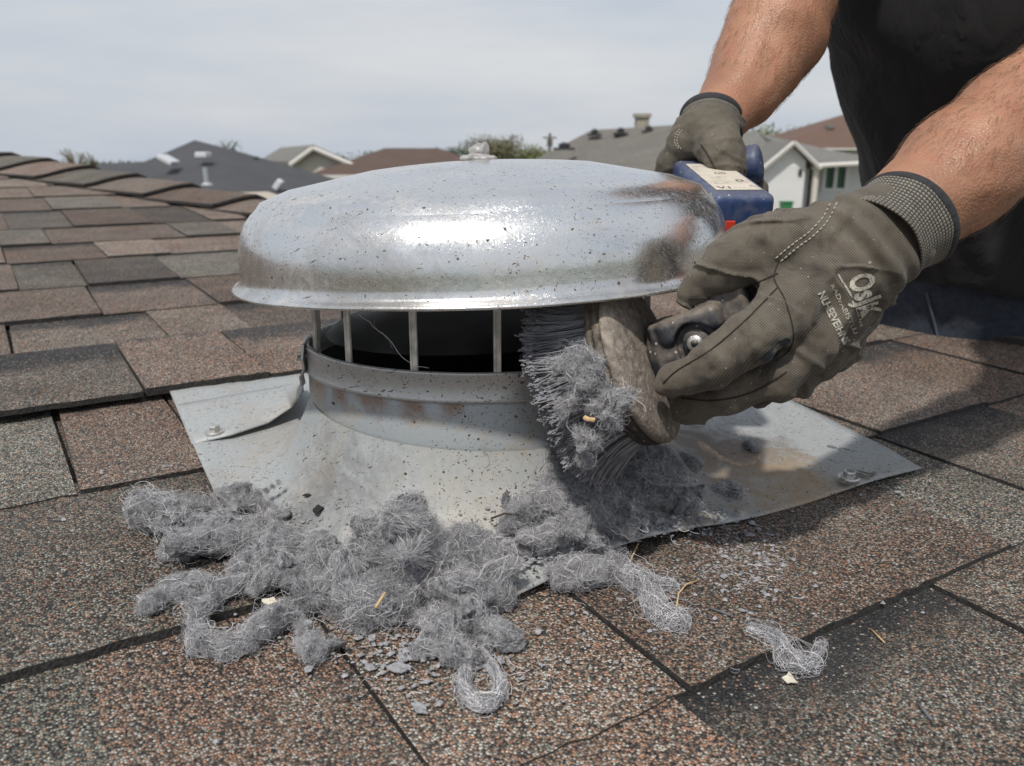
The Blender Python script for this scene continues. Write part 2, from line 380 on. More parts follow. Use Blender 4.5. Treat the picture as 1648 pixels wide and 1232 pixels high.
M_DISC = m_dusty('dusty_disc', (0.125, 0.100, 0.080), (0.36, 0.315, 0.265), 1.0, 0.85, 150, 1.0, True, .22, .0020)
M_DISC2 = m_dusty('disc_rim_rubber', (0.030, 0.027, 0.024), (0.27, 0.225, 0.175), 0.9, 0.8, 110, 1.0, True, .22, .003)
M_RED = flat('red_switch', (0.55, 0.045, 0.02), 0.45)
M_BRIST = flat('nylon_bristle', (0.23, 0.23, 0.245), 0.6, 0, 0.5, 60)
M_BTIP = flat('dusty_bristle_tip', (0.19, 0.19, 0.205), 0.85, 0, 0.45, 120)

def m_glove(name, base, dust, knit):
    t = NT(name); v = t.obj()
    n = t.noise(v, 26, 6, 0.65, 0.3); f = t.noise(v, 500, 3, 0.7); p = t.noise(v, 150, 4, 0.7)
    w = t.n('ShaderNodeTexWave', {'Vector': t.n('ShaderNodeMapping', {'Vector': v, 'Rotation': (0.3, 0.9, 0.5)}).outputs[0], 'Scale': 310.0, 'Distortion': 1.2, 'Detail': 1.0}, wave_type='BANDS')
    w2 = t.n('ShaderNodeTexWave', {'Vector': t.n('ShaderNodeMapping', {'Vector': v, 'Rotation': (0.2, -0.75, 0.4)}).outputs[0], 'Scale': 250.0, 'Distortion': 1.0, 'Detail': 1.0}, wave_type='BANDS')
    wv = t.math('MULTIPLY', w.outputs['Fac'], w2.outputs['Fac'])
    col = t.mix(t.ramp(n, [(0.30, 0.0), (0.74, 1.0)]), base, dust)
    col = t.mix(t.math('MULTIPLY', wv, knit), col, tuple(x * 1.7 for x in dust))
    col = t.mix(t.ramp(p, [(0.55, 0.0), (0.78, 0.5)]), col, tuple(x * 0.35 for x in base))
    col = t.mix(t.ramp(t.noise(v, 34, 5, 0.7, 1.0), [(0.52, 0.0), (0.70, 0.65)]), col, tuple(x * 0.45 for x in base))
    vo = t.n('ShaderNodeTexVoronoi', {'Vector': v, 'Scale': 420.0}); sp = t.n('ShaderNodeSeparateColor', {'Color': vo.outputs['Color']})
    s_ = t.math('MULTIPLY', t.math('LESS_THAN', vo.outputs['Distance'], t.math('MULTIPLY', t.math('POWER', sp.outputs[1], 2.0), 0.24)), t.math('GREATER_THAN', sp.outputs[0], 0.80))
    col = t.mix(s_, col, (0.30, 0.265, 0.21))
    b1 = t.bump(t.math('ADD', t.math('MULTIPLY', wv, 0.5 * knit + 0.1), t.math('MULTIPLY', p, 0.8)), 0.45, 0.0011)
    b1 = t.bump(f, 0.35, 0.0006, b1)
    return t.fin(Base_Color=col, Roughness=0.86, Normal=b1, Sheen_Weight=0.08)
M_GLOVE = m_glove('coated_work_glove', (0.034, 0.028, 0.021), (0.120, 0.102, 0.078), 0.85)
M_GLOVE2 = m_glove('worn_glove_palm', (0.048, 0.041, 0.030), (0.130, 0.112, 0.083), 0.20)
M_BIND = flat('black_cuff_binding', (0.022, 0.022, 0.026), 0.85, 0, 0.3, 300, 0.4)
M_THREAD = flat('pale_thread', (0.40, 0.38, 0.32), 0.8)
M_PRINT = None
def m_print():
    t = NT('cracked_white_print'); v = t.obj()
    vo = t.n('ShaderNodeTexVoronoi', {'Vector': v, 'Scale': 260.0}, feature='DISTANCE_TO_EDGE')
    k = t.ramp(vo.outputs['Distance'], [(0.0, 0.0), (0.05, 1.0)]); wear = t.ramp(t.noise(v, 220, 4, 0.7), [(0.33, 0.0), (0.46, 1.0)])
    col = t.mix(t.math('MULTIPLY', k, wear), (0.09, 0.078, 0.06), t.mix(t.noise(v, 90, 3), (0.42, 0.39, 0.32), (0.60, 0.57, 0.48)))
    return t.fin(Base_Color=col, Roughness=0.85)
M_PRINT = m_print()
def m_knit():
    t = NT('ribbed_knit_cuff'); uv = t.n('ShaderNodeUVMap').outputs[0]; s_ = t.n('ShaderNodeSeparateXYZ', {'Vector': uv})
    u, w = s_.outputs[0], s_.outputs[1]
    nz = t.noise(t.obj(), 130, 3, 0.6)
    rows = t.math('SINE', t.math('MULTIPLY', t.math('ADD', w, t.math('MULTIPLY', nz, 0.012)), 2 * math.pi * 13))
    rowi = t.math('FLOOR', t.math('MULTIPLY', w, 13.0))
    dash = t.math('SINE', t.math('ADD', t.math('MULTIPLY', u, 2 * math.pi * 84), t.math('MULTIPLY', rowi, 1.9)))
    a = t.math('MULTIPLY', t.math('ADD', t.math('MULTIPLY', rows, 2.0), 0.75), 1.0, clamp=True); b = t.math('MULTIPLY', t.math('ADD', t.math('MULTIPLY', dash, 1.3), 1.35), 1.0, clamp=True)
    m_ = t.math('MULTIPLY', a, b)
    lite = t.mix(nz, (0.12, 0.11, 0.09), (0.27, 0.25, 0.21))
    col = t.mix(m_, (0.014, 0.013, 0.013), lite)
    return t.fin(Base_Color=col, Roughness=0.9, Normal=t.bump(m_, 0.6, 0.0012))
M_KNIT = m_knit()
def m_skin():
    t = NT('tanned_skin'); v = t.obj()
    n = t.noise(v, 14, 5, 0.6); n2 = t.noise(v, 75, 4, 0.65); p = t.n('ShaderNodeTexVoronoi', {'Vector': v, 'Scale': 520.0}).outputs['Distance']
    col = t.mix(t.ramp(n, [(0.3, 0.0), (0.7, 1.0)]), (0.255, 0.122, 0.070), (0.43, 0.222, 0.132))
    col = t.mix(t.ramp(n2, [(0.46, 0.0), (0.74, 0.6)]), col, (0.33, 0.120, 0.072))
    fr = t.n('ShaderNodeTexVoronoi', {'Vector': v, 'Scale': 62.0}); fs = t.n('ShaderNodeSeparateColor', {'Color': fr.outputs['Color']})
    mole = t.math('MULTIPLY', t.math('LESS_THAN', fr.outputs['Distance'], 0.10), t.math('GREATER_THAN', fs.outputs[0], 0.93))
    col = t.mix(t.math('MULTIPLY', mole, 0.55), col, (0.17, 0.07, 0.04))
    return t.fin(Base_Color=col, Roughness=t.math('ADD', 0.33, t.math('MULTIPLY', n2, 0.30)), Normal=t.bump(t.math('ADD', t.math('MULTIPLY', p, 0.9), n2), 0.42, 0.0012), Subsurface_Weight=0.10, Subsurface_Scale=0.01)
M_SKIN = m_skin()
M_HAIR = flat('brown_body_hair', (0.13, 0.07, 0.038), 0.5)
def m_cloth(name, base, var, sc, fs=(1, 1, 1), fold=0.0):
    t = NT(name); v = t.obj(); n = t.noise(v, sc, 5, 0.6); f = t.noise(v, 700, 2, 0.6)
    col = t.mix(n, tuple(x * (1 - var) for x in base), tuple(x * (1 + var) for x in base))
    col = t.mix(t.ramp(f, [(0.55, 0.0), (0.75, 0.35)]), col, tuple(min(1, x * 2.2) for x in base))
    return t.fin(Base_Color=col, Roughness=0.9, Normal=t.bump(t.math('ADD', f, n), 0.3, 0.001, t.bump(t.math('ABSOLUTE', t.math('SUBTRACT', t.noise(t.scale(v, fs), 13, 4, 0.55, 0.8), 0.5)), 1.0, fold)), Sheen_Weight=0.06)
M_SHIRT = m_cloth('black_cotton', (0.0115, 0.0108, 0.0116), 0.35, 24, (1, 1, .25), .012)
M_JEANS = m_cloth('indigo_denim', (0.024, 0.031, 0.046), 0.9, 110, (1, .6, .5), .010)
M_HEADHAIR = flat('brown_hair', (0.05, 0.03, 0.018), 0.6, 0, 0.3, 60, 0.4)

def m_lint(name, c0, c1):
    t = NT(name); v = t.obj(); n = t.noise(v, 110, 5, 0.7); f = t.noise(v, 520, 4, 0.75)
    col = t.mix(t.ramp(t.math('ADD', n, t.math('MULTIPLY', t.math('SUBTRACT', f, 0.5), 0.7)), [(0.3, 0.0), (0.7, 1.0)]), c0, c1)
    if 'felt' in name: col = t.mix(1.0, col, t.ramp(t.n('ShaderNodeObjectInfo').outputs['Random'], [(0.0, 0.75), (1.0, 1.25)]), 'MULTIPLY')
    return t.fin(Base_Color=col, Roughness=0.95, Normal=t.bump(t.math('ADD', n, t.math('MULTIPLY', f, 0.9)), 1.0, 0.005))
M_LINT = m_lint('grey_lint_felt', (0.10, 0.10, 0.108), (0.46, 0.458, 0.475))
def m_fibre():
    t = NT('lint_fibre'); hi = t.n('ShaderNodeHairInfo')
    col = t.ramp(hi.outputs['Random'], [(0.0, (0.13, 0.13, 0.142)), (0.5, (0.36, 0.358, 0.375)), (0.82, (0.64, 0.635, 0.65)), (1.0, (0.88, 0.87, 0.88))])
    return t.fin(Base_Color=col, Roughness=0.8)
M_FIBRE = m_fibre()
def m_fuzz():
    t = NT('lint_fuzz'); hi = t.n('ShaderNodeHairInfo'); n = t.noise(t.obj(), 130, 4, 0.7)
    col = t.mix(t.ramp(n, [(0.30, 0.0), (0.70, 1.0)]), (0.20, 0.20, 0.213), (0.60, 0.597, 0.615))
    return t.fin(Base_Color=t.mix(1.0, col, t.ramp(hi.outputs['Random'], [(0.0, 0.7), (1.0, 1.25)]), 'MULTIPLY'), Roughness=0.9)
M_FUZZ = m_fuzz()
M_STRAW = flat('dry_straw', (0.52, 0.36, 0.19), 0.7, 0, 0.2, 300)
M_CHIP = flat('cream_chip', (0.58, 0.54, 0.44), 0.8, 0, 0.15, 300)
M_LEAFBIT = flat('rust_red_bit', (0.32, 0.075, 0.03), 0.6)
M_TWIG = flat('dark_twig', (0.045, 0.028, 0.02), 0.8)
M_CRUMB = flat('lint_crumb_grey', (0.27, 0.27, 0.285), 0.95, 0, 0.4, 300, 0.4)

# ================================================================== SETTING
def m_ground():
    t = NT('suburban_grass'); v = t.obj()
    col = t.mix(t.noise(v, 0.25, 5, 0.6), (0.045, 0.075, 0.025), (0.085, 0.10, 0.045))
    return t.fin(Base_Color=t.mix(t.ramp(t.noise(v, 3.0, 3), [(0.4, 0), (0.7, 1)]), col, (0.06, 0.085, 0.03)), Roughness=0.95)
GZ = -5.1
gr_r = [0, 20, 60, 120, 180, 260, 400, 800, 1600, 4500]; gr_z = [GZ, GZ, GZ, GZ - .2, GZ - 4.5, GZ - 8, GZ - 11, GZ - 18, GZ - 28, GZ - 70]
V = [(r_ * math.cos(2 * math.pi * k / 72), r_ * math.sin(2 * math.pi * k / 72), z) for r_, z in zip(gr_r, gr_z) for k in range(72)]
g = mesh('ground', V, np.array([(i * 72 + k, i * 72 + (k + 1) % 72, (i + 1) * 72 + (k + 1) % 72, (i + 1) * 72 + k) for i in range(len(gr_r) - 1) for k in range(72)])[:, ::-1] * 1, m_ground()); tag(g, kind='structure')
g.data.flip_normals()
m_road = flat('pale_concrete_drive', (0.30, 0.27, 0.23), 0.9, 0, 0.15, 2)
g = MB(); g.box((27, 62.0, GZ + 0.05), (14, 4.5, 0.05)); tag(g.build('driveway', m_road), kind='structure')

def m_farroof(name, c, sc):
    t = NT(name); v = t.obj()
    b = t.n('ShaderNodeTexBrick', {'Vector': v, 'Color1': (*[x * 0.8 for x in c], 1), 'Color2': (*[x * 1.2 for x in c], 1), 'Mortar': (*[x * 0.5 for x in c], 1), 'Scale': 1.0, 'Mortar Size': 0.012, 'Brick Width': 0.45, 'Row Height': 0.16})
    n = t.noise(v, 0.8, 5, 0.65); col = t.mix(0.55, b.outputs['Color'], t.mix(n, tuple(x * 0.75 for x in c), tuple(x * 1.25 for x in c)))
    return t.fin(Base_Color=col, Roughness=0.9)
def m_siding(name, c):
    t = NT(name); v = t.obj(); n = t.noise(v, 2.0, 4)
    return t.fin(Base_Color=t.mix(n, tuple(x * 0.9 for x in c), c), Roughness=0.6)
M_RD = m_farroof('charcoal_roof', (0.056, 0.057, 0.062), 1); M_RG = m_farroof('grey_brown_roof', (0.135, 0.125, 0.110), 1)
M_RB = m_farroof('brown_roof', (0.125, 0.078, 0.060), 1); M_RR = m_farroof('red_brown_roof', (0.092, 0.060, 0.049), 1); M_RL = m_farroof('mid_grey_roof', (0.16, 0.155, 0.145), 1)
M_WW = m_siding('white_siding', (0.66, 0.66, 0.65)); M_WC = m_siding('cream_wall', (0.56, 0.53, 0.46)); M_WB = m_siding('beige_wall', (0.42, 0.37, 0.30)); M_TRIM = flat('pale_trim', (0.62, 0.60, 0.56), 0.6)
M_PIPE = flat('galvanised_pipe', (0.42, 0.44, 0.47), 0.45, 0.4); M_SKYL = flat('skylight_dome', (0.55, 0.57, 0.60), 0.25); M_DARKV = flat('dark_roof_vent', (0.03, 0.03, 0.032), 0.6)
M_GLASS = flat('window_glass', (0.05, 0.07, 0.07), 0.08); M_CURT = flat('green_curtain', (0.05, 0.13, 0.065), 0.8); M_DOOR = flat('dark_door', (0.025, 0.018, 0.017), 0.5); M_BRICK = flat('brown_brickwork', (0.16, 0.11, 0.085), 0.9, 0, 0.3, 5)
M_BIN = flat('green_bin_plastic', (0.02, 0.16, 0.055), 0.5); M_POLE = flat('weathered_pole', (0.10, 0.085, 0.07), 0.9)

def hip(name_mat, cx, cy, w, d, z0, hr, rot, ridge, over=0.4, parent=None, wall=None, gable=False):
    """a hip (or gable) roof with eaves thickness over plain walls; w along the ridge"""
    c, s = math.cos(rot), math.sin(rot); T = lambda x, y, z: (cx + c * x - s * y, cy + s * x + c * y, z)
    a, b = w / 2 + over, d / 2 + over; r = ridge / 2 if not gable else a
    V = [T(-a, -b, z0), T(a, -b, z0), T(a, b, z0), T(-a, b, z0), T(-r, 0, z0 + hr), T(r, 0, z0 + hr)]
    V += [T(-a, -b, z0 - 0.18), T(a, -b, z0 - 0.18), T(a, b, z0 - 0.18), T(-a, b, z0 - 0.18)]
    F = [(0, 1, 5, 4), (1, 2, 5), (2, 3, 4, 5), (3, 0, 4), (6, 7, 1, 0), (7, 8, 2, 1), (8, 9, 3, 2), (9, 6, 0, 3), (9, 8, 7, 6)]
    m = [0] * 4 + [1] * 5
    if gable: F[1] = (1, 2, 5); F[3] = (3, 0, 4); m[1] = m[3] = 2
    ro = mesh('roof', V, F, [name_mat, M_TRIM, wall or M_WB], parent, False, m)
    wb = MB(); M = np.array([[c, s, 0], [-s, c, 0], [0, 0, 1]])
    wb.box((cx, cy, (GZ + z0 - 0.18) / 2), (w / 2, d / 2, (z0 - 0.18 - GZ) / 2 - 0.002), M); wb.build('wall', wall or M_WB, parent)
    return ro, T
def on_roof(T, a, b, z0, hr, y): return z0 + hr * (1 - abs(y) / b)

# --- charcoal hip-roofed house beyond the ridge
h = empty('house', 'charcoal hip-roofed house with skylights and a metal flue pipe', 'house', 'neighbouring houses')
P = lambda px, py, Dp: atY(px, py, Dp)
A = P(313, 225, 24); B2 = P(372, 240, 23); L = P(218, 270, 22); LB = P(150, 296, 20.6); FB = P(352, 350, 16.5); RB_ = P(640, 316, 21); BK = P(420, 275, 32); BL = P(250, 275, 32)
mesh('roof', [A, B2, L, LB, FB, RB_, BK, BL], [(0, 2, 3, 4), (0, 4, 1), (1, 4, 5), (1, 5, 6), (0, 1, 6), (0, 6, 7), (0, 7, 2)], M_RD, h, False)
wv = [LB, FB, RB_, BK, BL, L]; wv = [np.array([p[0], p[1], p[2] - 0.02]) for p in wv]; wl_ = [np.array([p[0], p[1], GZ]) for p in wv]
mesh('wall', wv + wl_, [(i, (i + 1) % 6, (i + 1) % 6 + 6, i + 6) for i in range(6)], M_WB, h, False)
wgl = [P(160, 263, 23), P(290, 257, 24), P(285, 285, 21), P(140, 300, 20.5)]
wing = MB(); wing.add(list(map(tuple, wgl)) + [tuple(p - np.array([0, 0, 0.25])) for p in wgl], [(0, 3, 2, 1), (4, 5, 6, 7), (0, 1, 5, 4), (1, 2, 6, 5), (2, 3, 7, 6), (3, 0, 4, 7)]); wing.build('side_roof', M_RD, h)
def roofbox(px, py, Dp, hw, hh, hd, mat, name, par, lift=0.0, rot=0):
    b = MB(); p = P(px, py, Dp); c_, s_ = math.cos(rot), math.sin(rot); b.box(p + np.array([0, 0, lift]), (hw, hd, hh), np.array([[c_, 0, s_], [0, 1, 0], [-s_, 0, c_]])); return b.build(name, mat, par, bevel=0.03)
roofbox(271, 257, 20.6, 0.19, 0.06, 0.28, M_SKYL, 'skylight', h, 0, -0.5); roofbox(327, 249, 21.0, 0.15, 0.07, 0.2, M_SKYL, 'skylight', h, 0)
b = MB(); q = P(333, 295, 18.2); b.tube([q, q + np.array([-0.01, 0, 0.34])], 0.055, 12); b.tube([q - np.array([0, 0, 0.03]), q + np.array([0, 0, 0.02])], [0.13, 0.075], 12); b.build('flue_pipe', M_PIPE, h)
roofbox(448, 297, 19.4, 0.13, 0.07, 0.12, M_SKYL, 'roof_vent', h, 0, 0.9); roofbox(412, 254, 22.4, 0.06, 0.04, 0.08, M_DARKV, 'roof_vent', h)

# --- cream gable house
h = empty('house', 'grey-roofed house showing a plain cream gable end', 'house', 'neighbouring houses')
pk = P(507, 240, 40); le = P(474, 264, 40); re = P(575, 269, 40); bkp = P(452, 243, 50); bke = P(420, 262, 50); bkr = pk + (bkp - pk) + (re - pk)
V = [pk, le, re, bkp, bke, bkr, le * [1, 1, 0] + [0, 0, GZ], re * [1, 1, 0] + [0, 0, GZ], bke * [1, 1, 0] + [0, 0, GZ], bkr * [1, 1, 0] + [0, 0, GZ]]
mesh('wall', V, [(0, 1, 6, 7, 2), (1, 4, 8, 6), (2, 7, 9, 5), (3, 5, 9, 8, 4)], M_WC, h, False)
o3 = np.array([0, -0.35, 0.05]); up = np.array([0, 0, 0.16])
for nm, x, y in (('roof', le, bke), ('roof', re, bkr)):
    ext = (x - pk) * 0.12; a0 = [pk + o3, x + ext + o3, y + ext + up * .3, bkp + up * .3]
    rb = MB(); rb.add(a0 + [p + up for p in a0], [(0, 1, 2, 3), (4, 7, 6, 5), (0, 4, 5, 1), (1, 5, 6, 2), (2, 6, 7, 3), (3, 7, 4, 0)], 0); rb.build(nm, M_RL, h)
rb = MB(); rb.tube([pk + o3 * 1.1, le + (le - pk) * .12 + o3 * 1.1], 0.10, 6); rb.tube([pk + o3 * 1.1, re + (re - pk) * .12 + o3 * 1.1], 0.10, 6); rb.build('bargeboard', M_TRIM, h)

# --- red-brown hip
h = empty('house', 'house with a low red-brown hipped roof behind the vent cap', 'house', 'neighbouring houses')
c_ = P(655, 262, 40); hip(M_RR, c_[0], 42, 8.5, 6.5, GZ + 4.15, 1.15, rad(6), 2.6, 0.4, h, M_WB)
# --- big grey-brown hip
h = empty('house', 'large house with broad grey-brown roof, chimney and dark vents', 'house', 'neighbouring houses')
RA = P(952, 209, 24); RB2 = P(1098, 200, 22); RC = P(838, 268, 24); RD_ = P(930, 345, 15); RE = P(1160, 330, 15); RF = P(1204, 262, 24); RG = P(1110, 262, 33); RH = P(900, 262, 33)
mesh('roof', [RA, RB2, RC, RD_, RE, RF, RG, RH], [(0, 2, 3), (0, 3, 4, 1), (1, 4, 5), (1, 5, 6), (0, 1, 6, 7), (0, 7, 2)], M_RG, h, False)
wv = [RC, RD_, RE, RF, RG, RH]; wv = [p - np.array([0, 0, 0.02]) for p in wv]
mesh('wall', wv + [np.array([p[0], p[1], GZ]) for p in wv], [(i, (i + 1) % 6, (i + 1) % 6 + 6, i + 6) for i in range(6)], M_WB, h, False)
ch = MB(); q = P(1033, 200, 24); ch.box(q, (0.18, 0.18, 0.22)); ch.box(q + [0, 0, 0.24], (0.23, 0.23, 0.05)); ch.build('chimney', flat('pale_brick_chimney', (0.30, 0.27, 0.22), 0.9, 0, 0.3, 20), h)
for px, py, Dp, s_ in ((908, 235, 20.8, 1.5), (957, 213, 22.6, 1.0), (999, 211, 22.4, 1.0), (1044, 208, 22.2, 1.0)):
    b = MB(); q = P(px, py, Dp); b.tube([q - [0, 0, 0.05], q + [0, 0, 0.05], q + [0, 0, 0.1]], [0.09 * s_, 0.10 * s_, 0.03], 12); b.box(q + [0, 0.05, -0.06], (0.17 * s_, 0.2, 0.03)); b.build('roof_vent', M_DARKV, h)

# --- white sided house with porch
h = empty('house', 'white clapboard house with gabled front, porch post and green-curtained window', 'house', 'neighbouring houses')
DW = 68.0; Pw = lambda px, py, dy=0.0: P(px, py, DW + dy)
z_ = lambda py: Pw(1270, py)[2]; x_ = lambda px: Pw(px, 270)[0]
ze, zp, zb = z_(271), z_(229), GZ
wl_x, wr_x, gx = x_(1216), x_(1296), x_(1270)
V = [(wl_x, DW, zb), (wr_x, DW, zb), (wr_x, DW, z_(258)), (gx, DW, z_(233)), (wl_x, DW, z_(283)), (wl_x, DW + 9, zb), (wr_x, DW + 9, zb), (wr_x, DW + 9, z_(258)), (gx, DW + 9, z_(233)), (wl_x, DW + 9, z_(283))]
mesh('wall', V, [(0, 1, 2, 3, 4), (1, 6, 7, 2), (5, 0, 4, 9), (6, 5, 9, 8, 7)], M_WW, h, False)
for i in range(16):                                                   # clapboards on the gable front
    zz = zb + 0.25 + i * 0.235
    if zz > z_(242): break
    xl = wl_x if zz < z_(283) else wl_x + (gx - wl_x) * (zz - z_(283)) / (z_(233) - z_(283)); xr = wr_x if zz < z_(258) else wr_x + (gx - wr_x) * (zz - z_(258)) / (z_(233) - z_(258))
    b = MB(); b.add([(xl, DW - 0.012, zz + .22), (xr, DW - 0.012, zz + .22), (xr, DW - 0.05, zz), (xl, DW - 0.05, zz), (xl, DW, zz), (xr, DW, zz)], [(0, 3, 2, 1), (3, 4, 5, 2)]); b.build('clapboard', M_WW, h)
mx = x_(1385); mdy = 2.2
bk = MB(); bk.box(((wr_x + mx + 1.5) / 2 + .0, DW + mdy + 4, (zb + z_(262)) / 2), ((mx + 1.5 - wr_x) / 2, 4, (z_(262) - zb) / 2)); bk.build('wall', M_WW, h)
def slab(p, mat, name, th=0.2):
    p = [np.asarray(a, float) for a in p]; b = MB(); n = len(p)
    b.add(p + [a - np.array([0, 0, th]) for a in p], [tuple(range(n)), tuple(range(2 * n - 1, n - 1, -1))] + [(i, i + n, (i + 1) % n + n, (i + 1) % n) for i in range(n)]); return b.build(name, mat, h)
gl, gr = np.array([x_(1226) - 1.0, DW - .7, z_(271) - 0.6]), np.array([x_(1316), DW - .7, z_(268)]); gp = np.array([gx, DW - .7, zp + .12]); bkv = np.array([0, 9, 0.0])
slab([gp, gp + bkv, gl + bkv, gl], M_RL, 'roof'); slab([gp, gr, gr + bkv, gp + bkv], M_RL, 'roof')
b = MB(); b.tube([gp + [0, -.06, -.12], gl + [0, -.06, -.12]], 0.16, 4); b.tube([gp + [0, -.06, -.12], gr + [0, -.06, -.12]], 0.16, 4); b.build('bargeboard', M_TRIM, h)
e1 = np.array([x_(1308), DW - .5, z_(263)]); e2 = np.array([x_(1440), DW - .5, z_(256)]); t1 = np.array([x_(1225), DW + 8, z_(203)]); t2 = np.array([x_(1262), DW + 8, z_(212)]); t3 = np.array([x_(1420), DW + 8.5, z_(247)]); l1 = np.array([x_(1150), DW + 2, z_(255)])
slab([e1, e2, t3, t2], M_RL, 'roof', 0.25); e1b = np.array([x_(1306), DW + 4, z_(256)]); l1 = np.array([x_(1150), DW + 5, z_(252)]); slab([l1, e1b, t2, t1], M_RL, 'roof', 0.25)
b = MB(); b.tube([e1 + [0, -.08, -.15], e2 + [0, -.08, -.15]], 0.17, 6); b.build('gutter', M_TRIM, h)
b = MB(); px_ = x_(1313); b.box((px_, DW - .1, (zb + z_(268)) / 2), (0.20, 0.20, (z_(268) - zb) / 2)); b.box((px_, DW - .1, z_(270)), (0.34, 0.3, 0.12)); b.box((px_, DW - .1, zb + .3), (0.3, 0.27, 0.3)); b.build('porch_post', M_WC, h, bevel=.02)
b = MB(); b.box(((x_(1296) + x_(1309)) / 2, DW + mdy - .05, (zb + z_(268)) / 2), ((x_(1309) - x_(1296)) / 2, .05, (z_(268) - zb) / 2)); b.build('brick_panel', M_BRICK, h)
b = MB(); b.box((x_(1327), DW + mdy - .06, (zb + z_(270)) / 2), (0.40, .06, (z_(270) - zb) / 2)); dr = b.build('door', M_DOOR, h)
b = MB(); b.box((x_(1327), DW + mdy - .13, z_(278)), (0.30, .015, .28)); b.build('door_light', M_CURT, dr)
wx0, wx1, wz0, wz1 = x_(1343), x_(1381), z_(307), z_(266)
b = MB()
for xx in (wx0, (wx0 + wx1) / 2, wx1): b.box((xx, DW + mdy - .10, (wz0 + wz1) / 2), (.14, .10, (wz1 - wz0) / 2))
for zz in (wz0, wz1): b.box(((wx0 + wx1) / 2, DW + mdy - .10, zz), ((wx1 - wx0) / 2 + .139, .09, .12))
wf = b.build('window', flat('white_window_frame', (.7, .7, .7), .5), h)
for k in (0, 1):
    xc = wx0 + (wx1 - wx0) * (0.25 + .5 * k); b = MB(); b.box((xc, DW + mdy - .05, (wz0 + wz1) / 2), ((wx1 - wx0) / 4 - .14, .02, (wz1 - wz0) / 2 - .1)); b.build('pane', M_GLASS, wf)
    b = MB(); b.box((xc - .1, DW + mdy - .085, (wz0 + wz1) / 2), ((wx1 - wx0) / 4 - .34, .01, (wz1 - wz0) / 2 - .12)); b.build('curtain', M_CURT, wf)
b = MB(); b.box((wr_x - .4, DW - .08, z_(277)), (.14, .08, .25)); b.build('wall_lamp', M_DARKV, h)
# --- green bin on its driveway
b = MB(); q = np.array([x_(1260), DW - 1.6, zb + .1]); b.add([q + np.array(k) for k in ((-.33, -.33, 0), (.33, -.33, 0), (.33, .33, 0), (-.33, .33, 0), (-.42, -.4, 1.05), (.42, -.4, 1.05), (.42, .4, 1.05), (-.42, .4, 1.05))], [(0, 1, 5, 4), (1, 2, 6, 5), (2, 3, 7, 6), (3, 0, 4, 7), (3, 2, 1, 0), (4, 5, 6, 7)])
bn = tag(b.build('wheelie_bin', M_BIN), 'small green bin standing at the foot of the white clapboard wall', 'bin')
b = MB(); b.box(q + [0, -.02, 1.10], (.46, .46, .05)); b.build('lid', M_BIN, bn, bevel=.03)
# --- brown roof behind
h = empty('house', 'house with a tall brown roof rising behind the white clapboard one', 'house', 'neighbouring houses')
q = P(1400, 190, 95); ro, T = hip(M_RB, q[0] + 1.0, 97, 26, 13, GZ + 5.2, 4.0, rad(4), 3.5, 0.5, h, M_WB)
rb_ = BVHTree.FromPolygons([v.co for v in ro.data.vertices], [p.vertices[:] for p in ro.data.polygons]); hit = rb_.ray_cast(Vector(CAM), Vector(ray(1335, 206)).normalized())[0]
b = MB(); q = np.array(hit) + [0, -.1, .15]; b.box(q, (.42, .3, .22)); b.build('roof_vent', M_RL, h, bevel=.05)

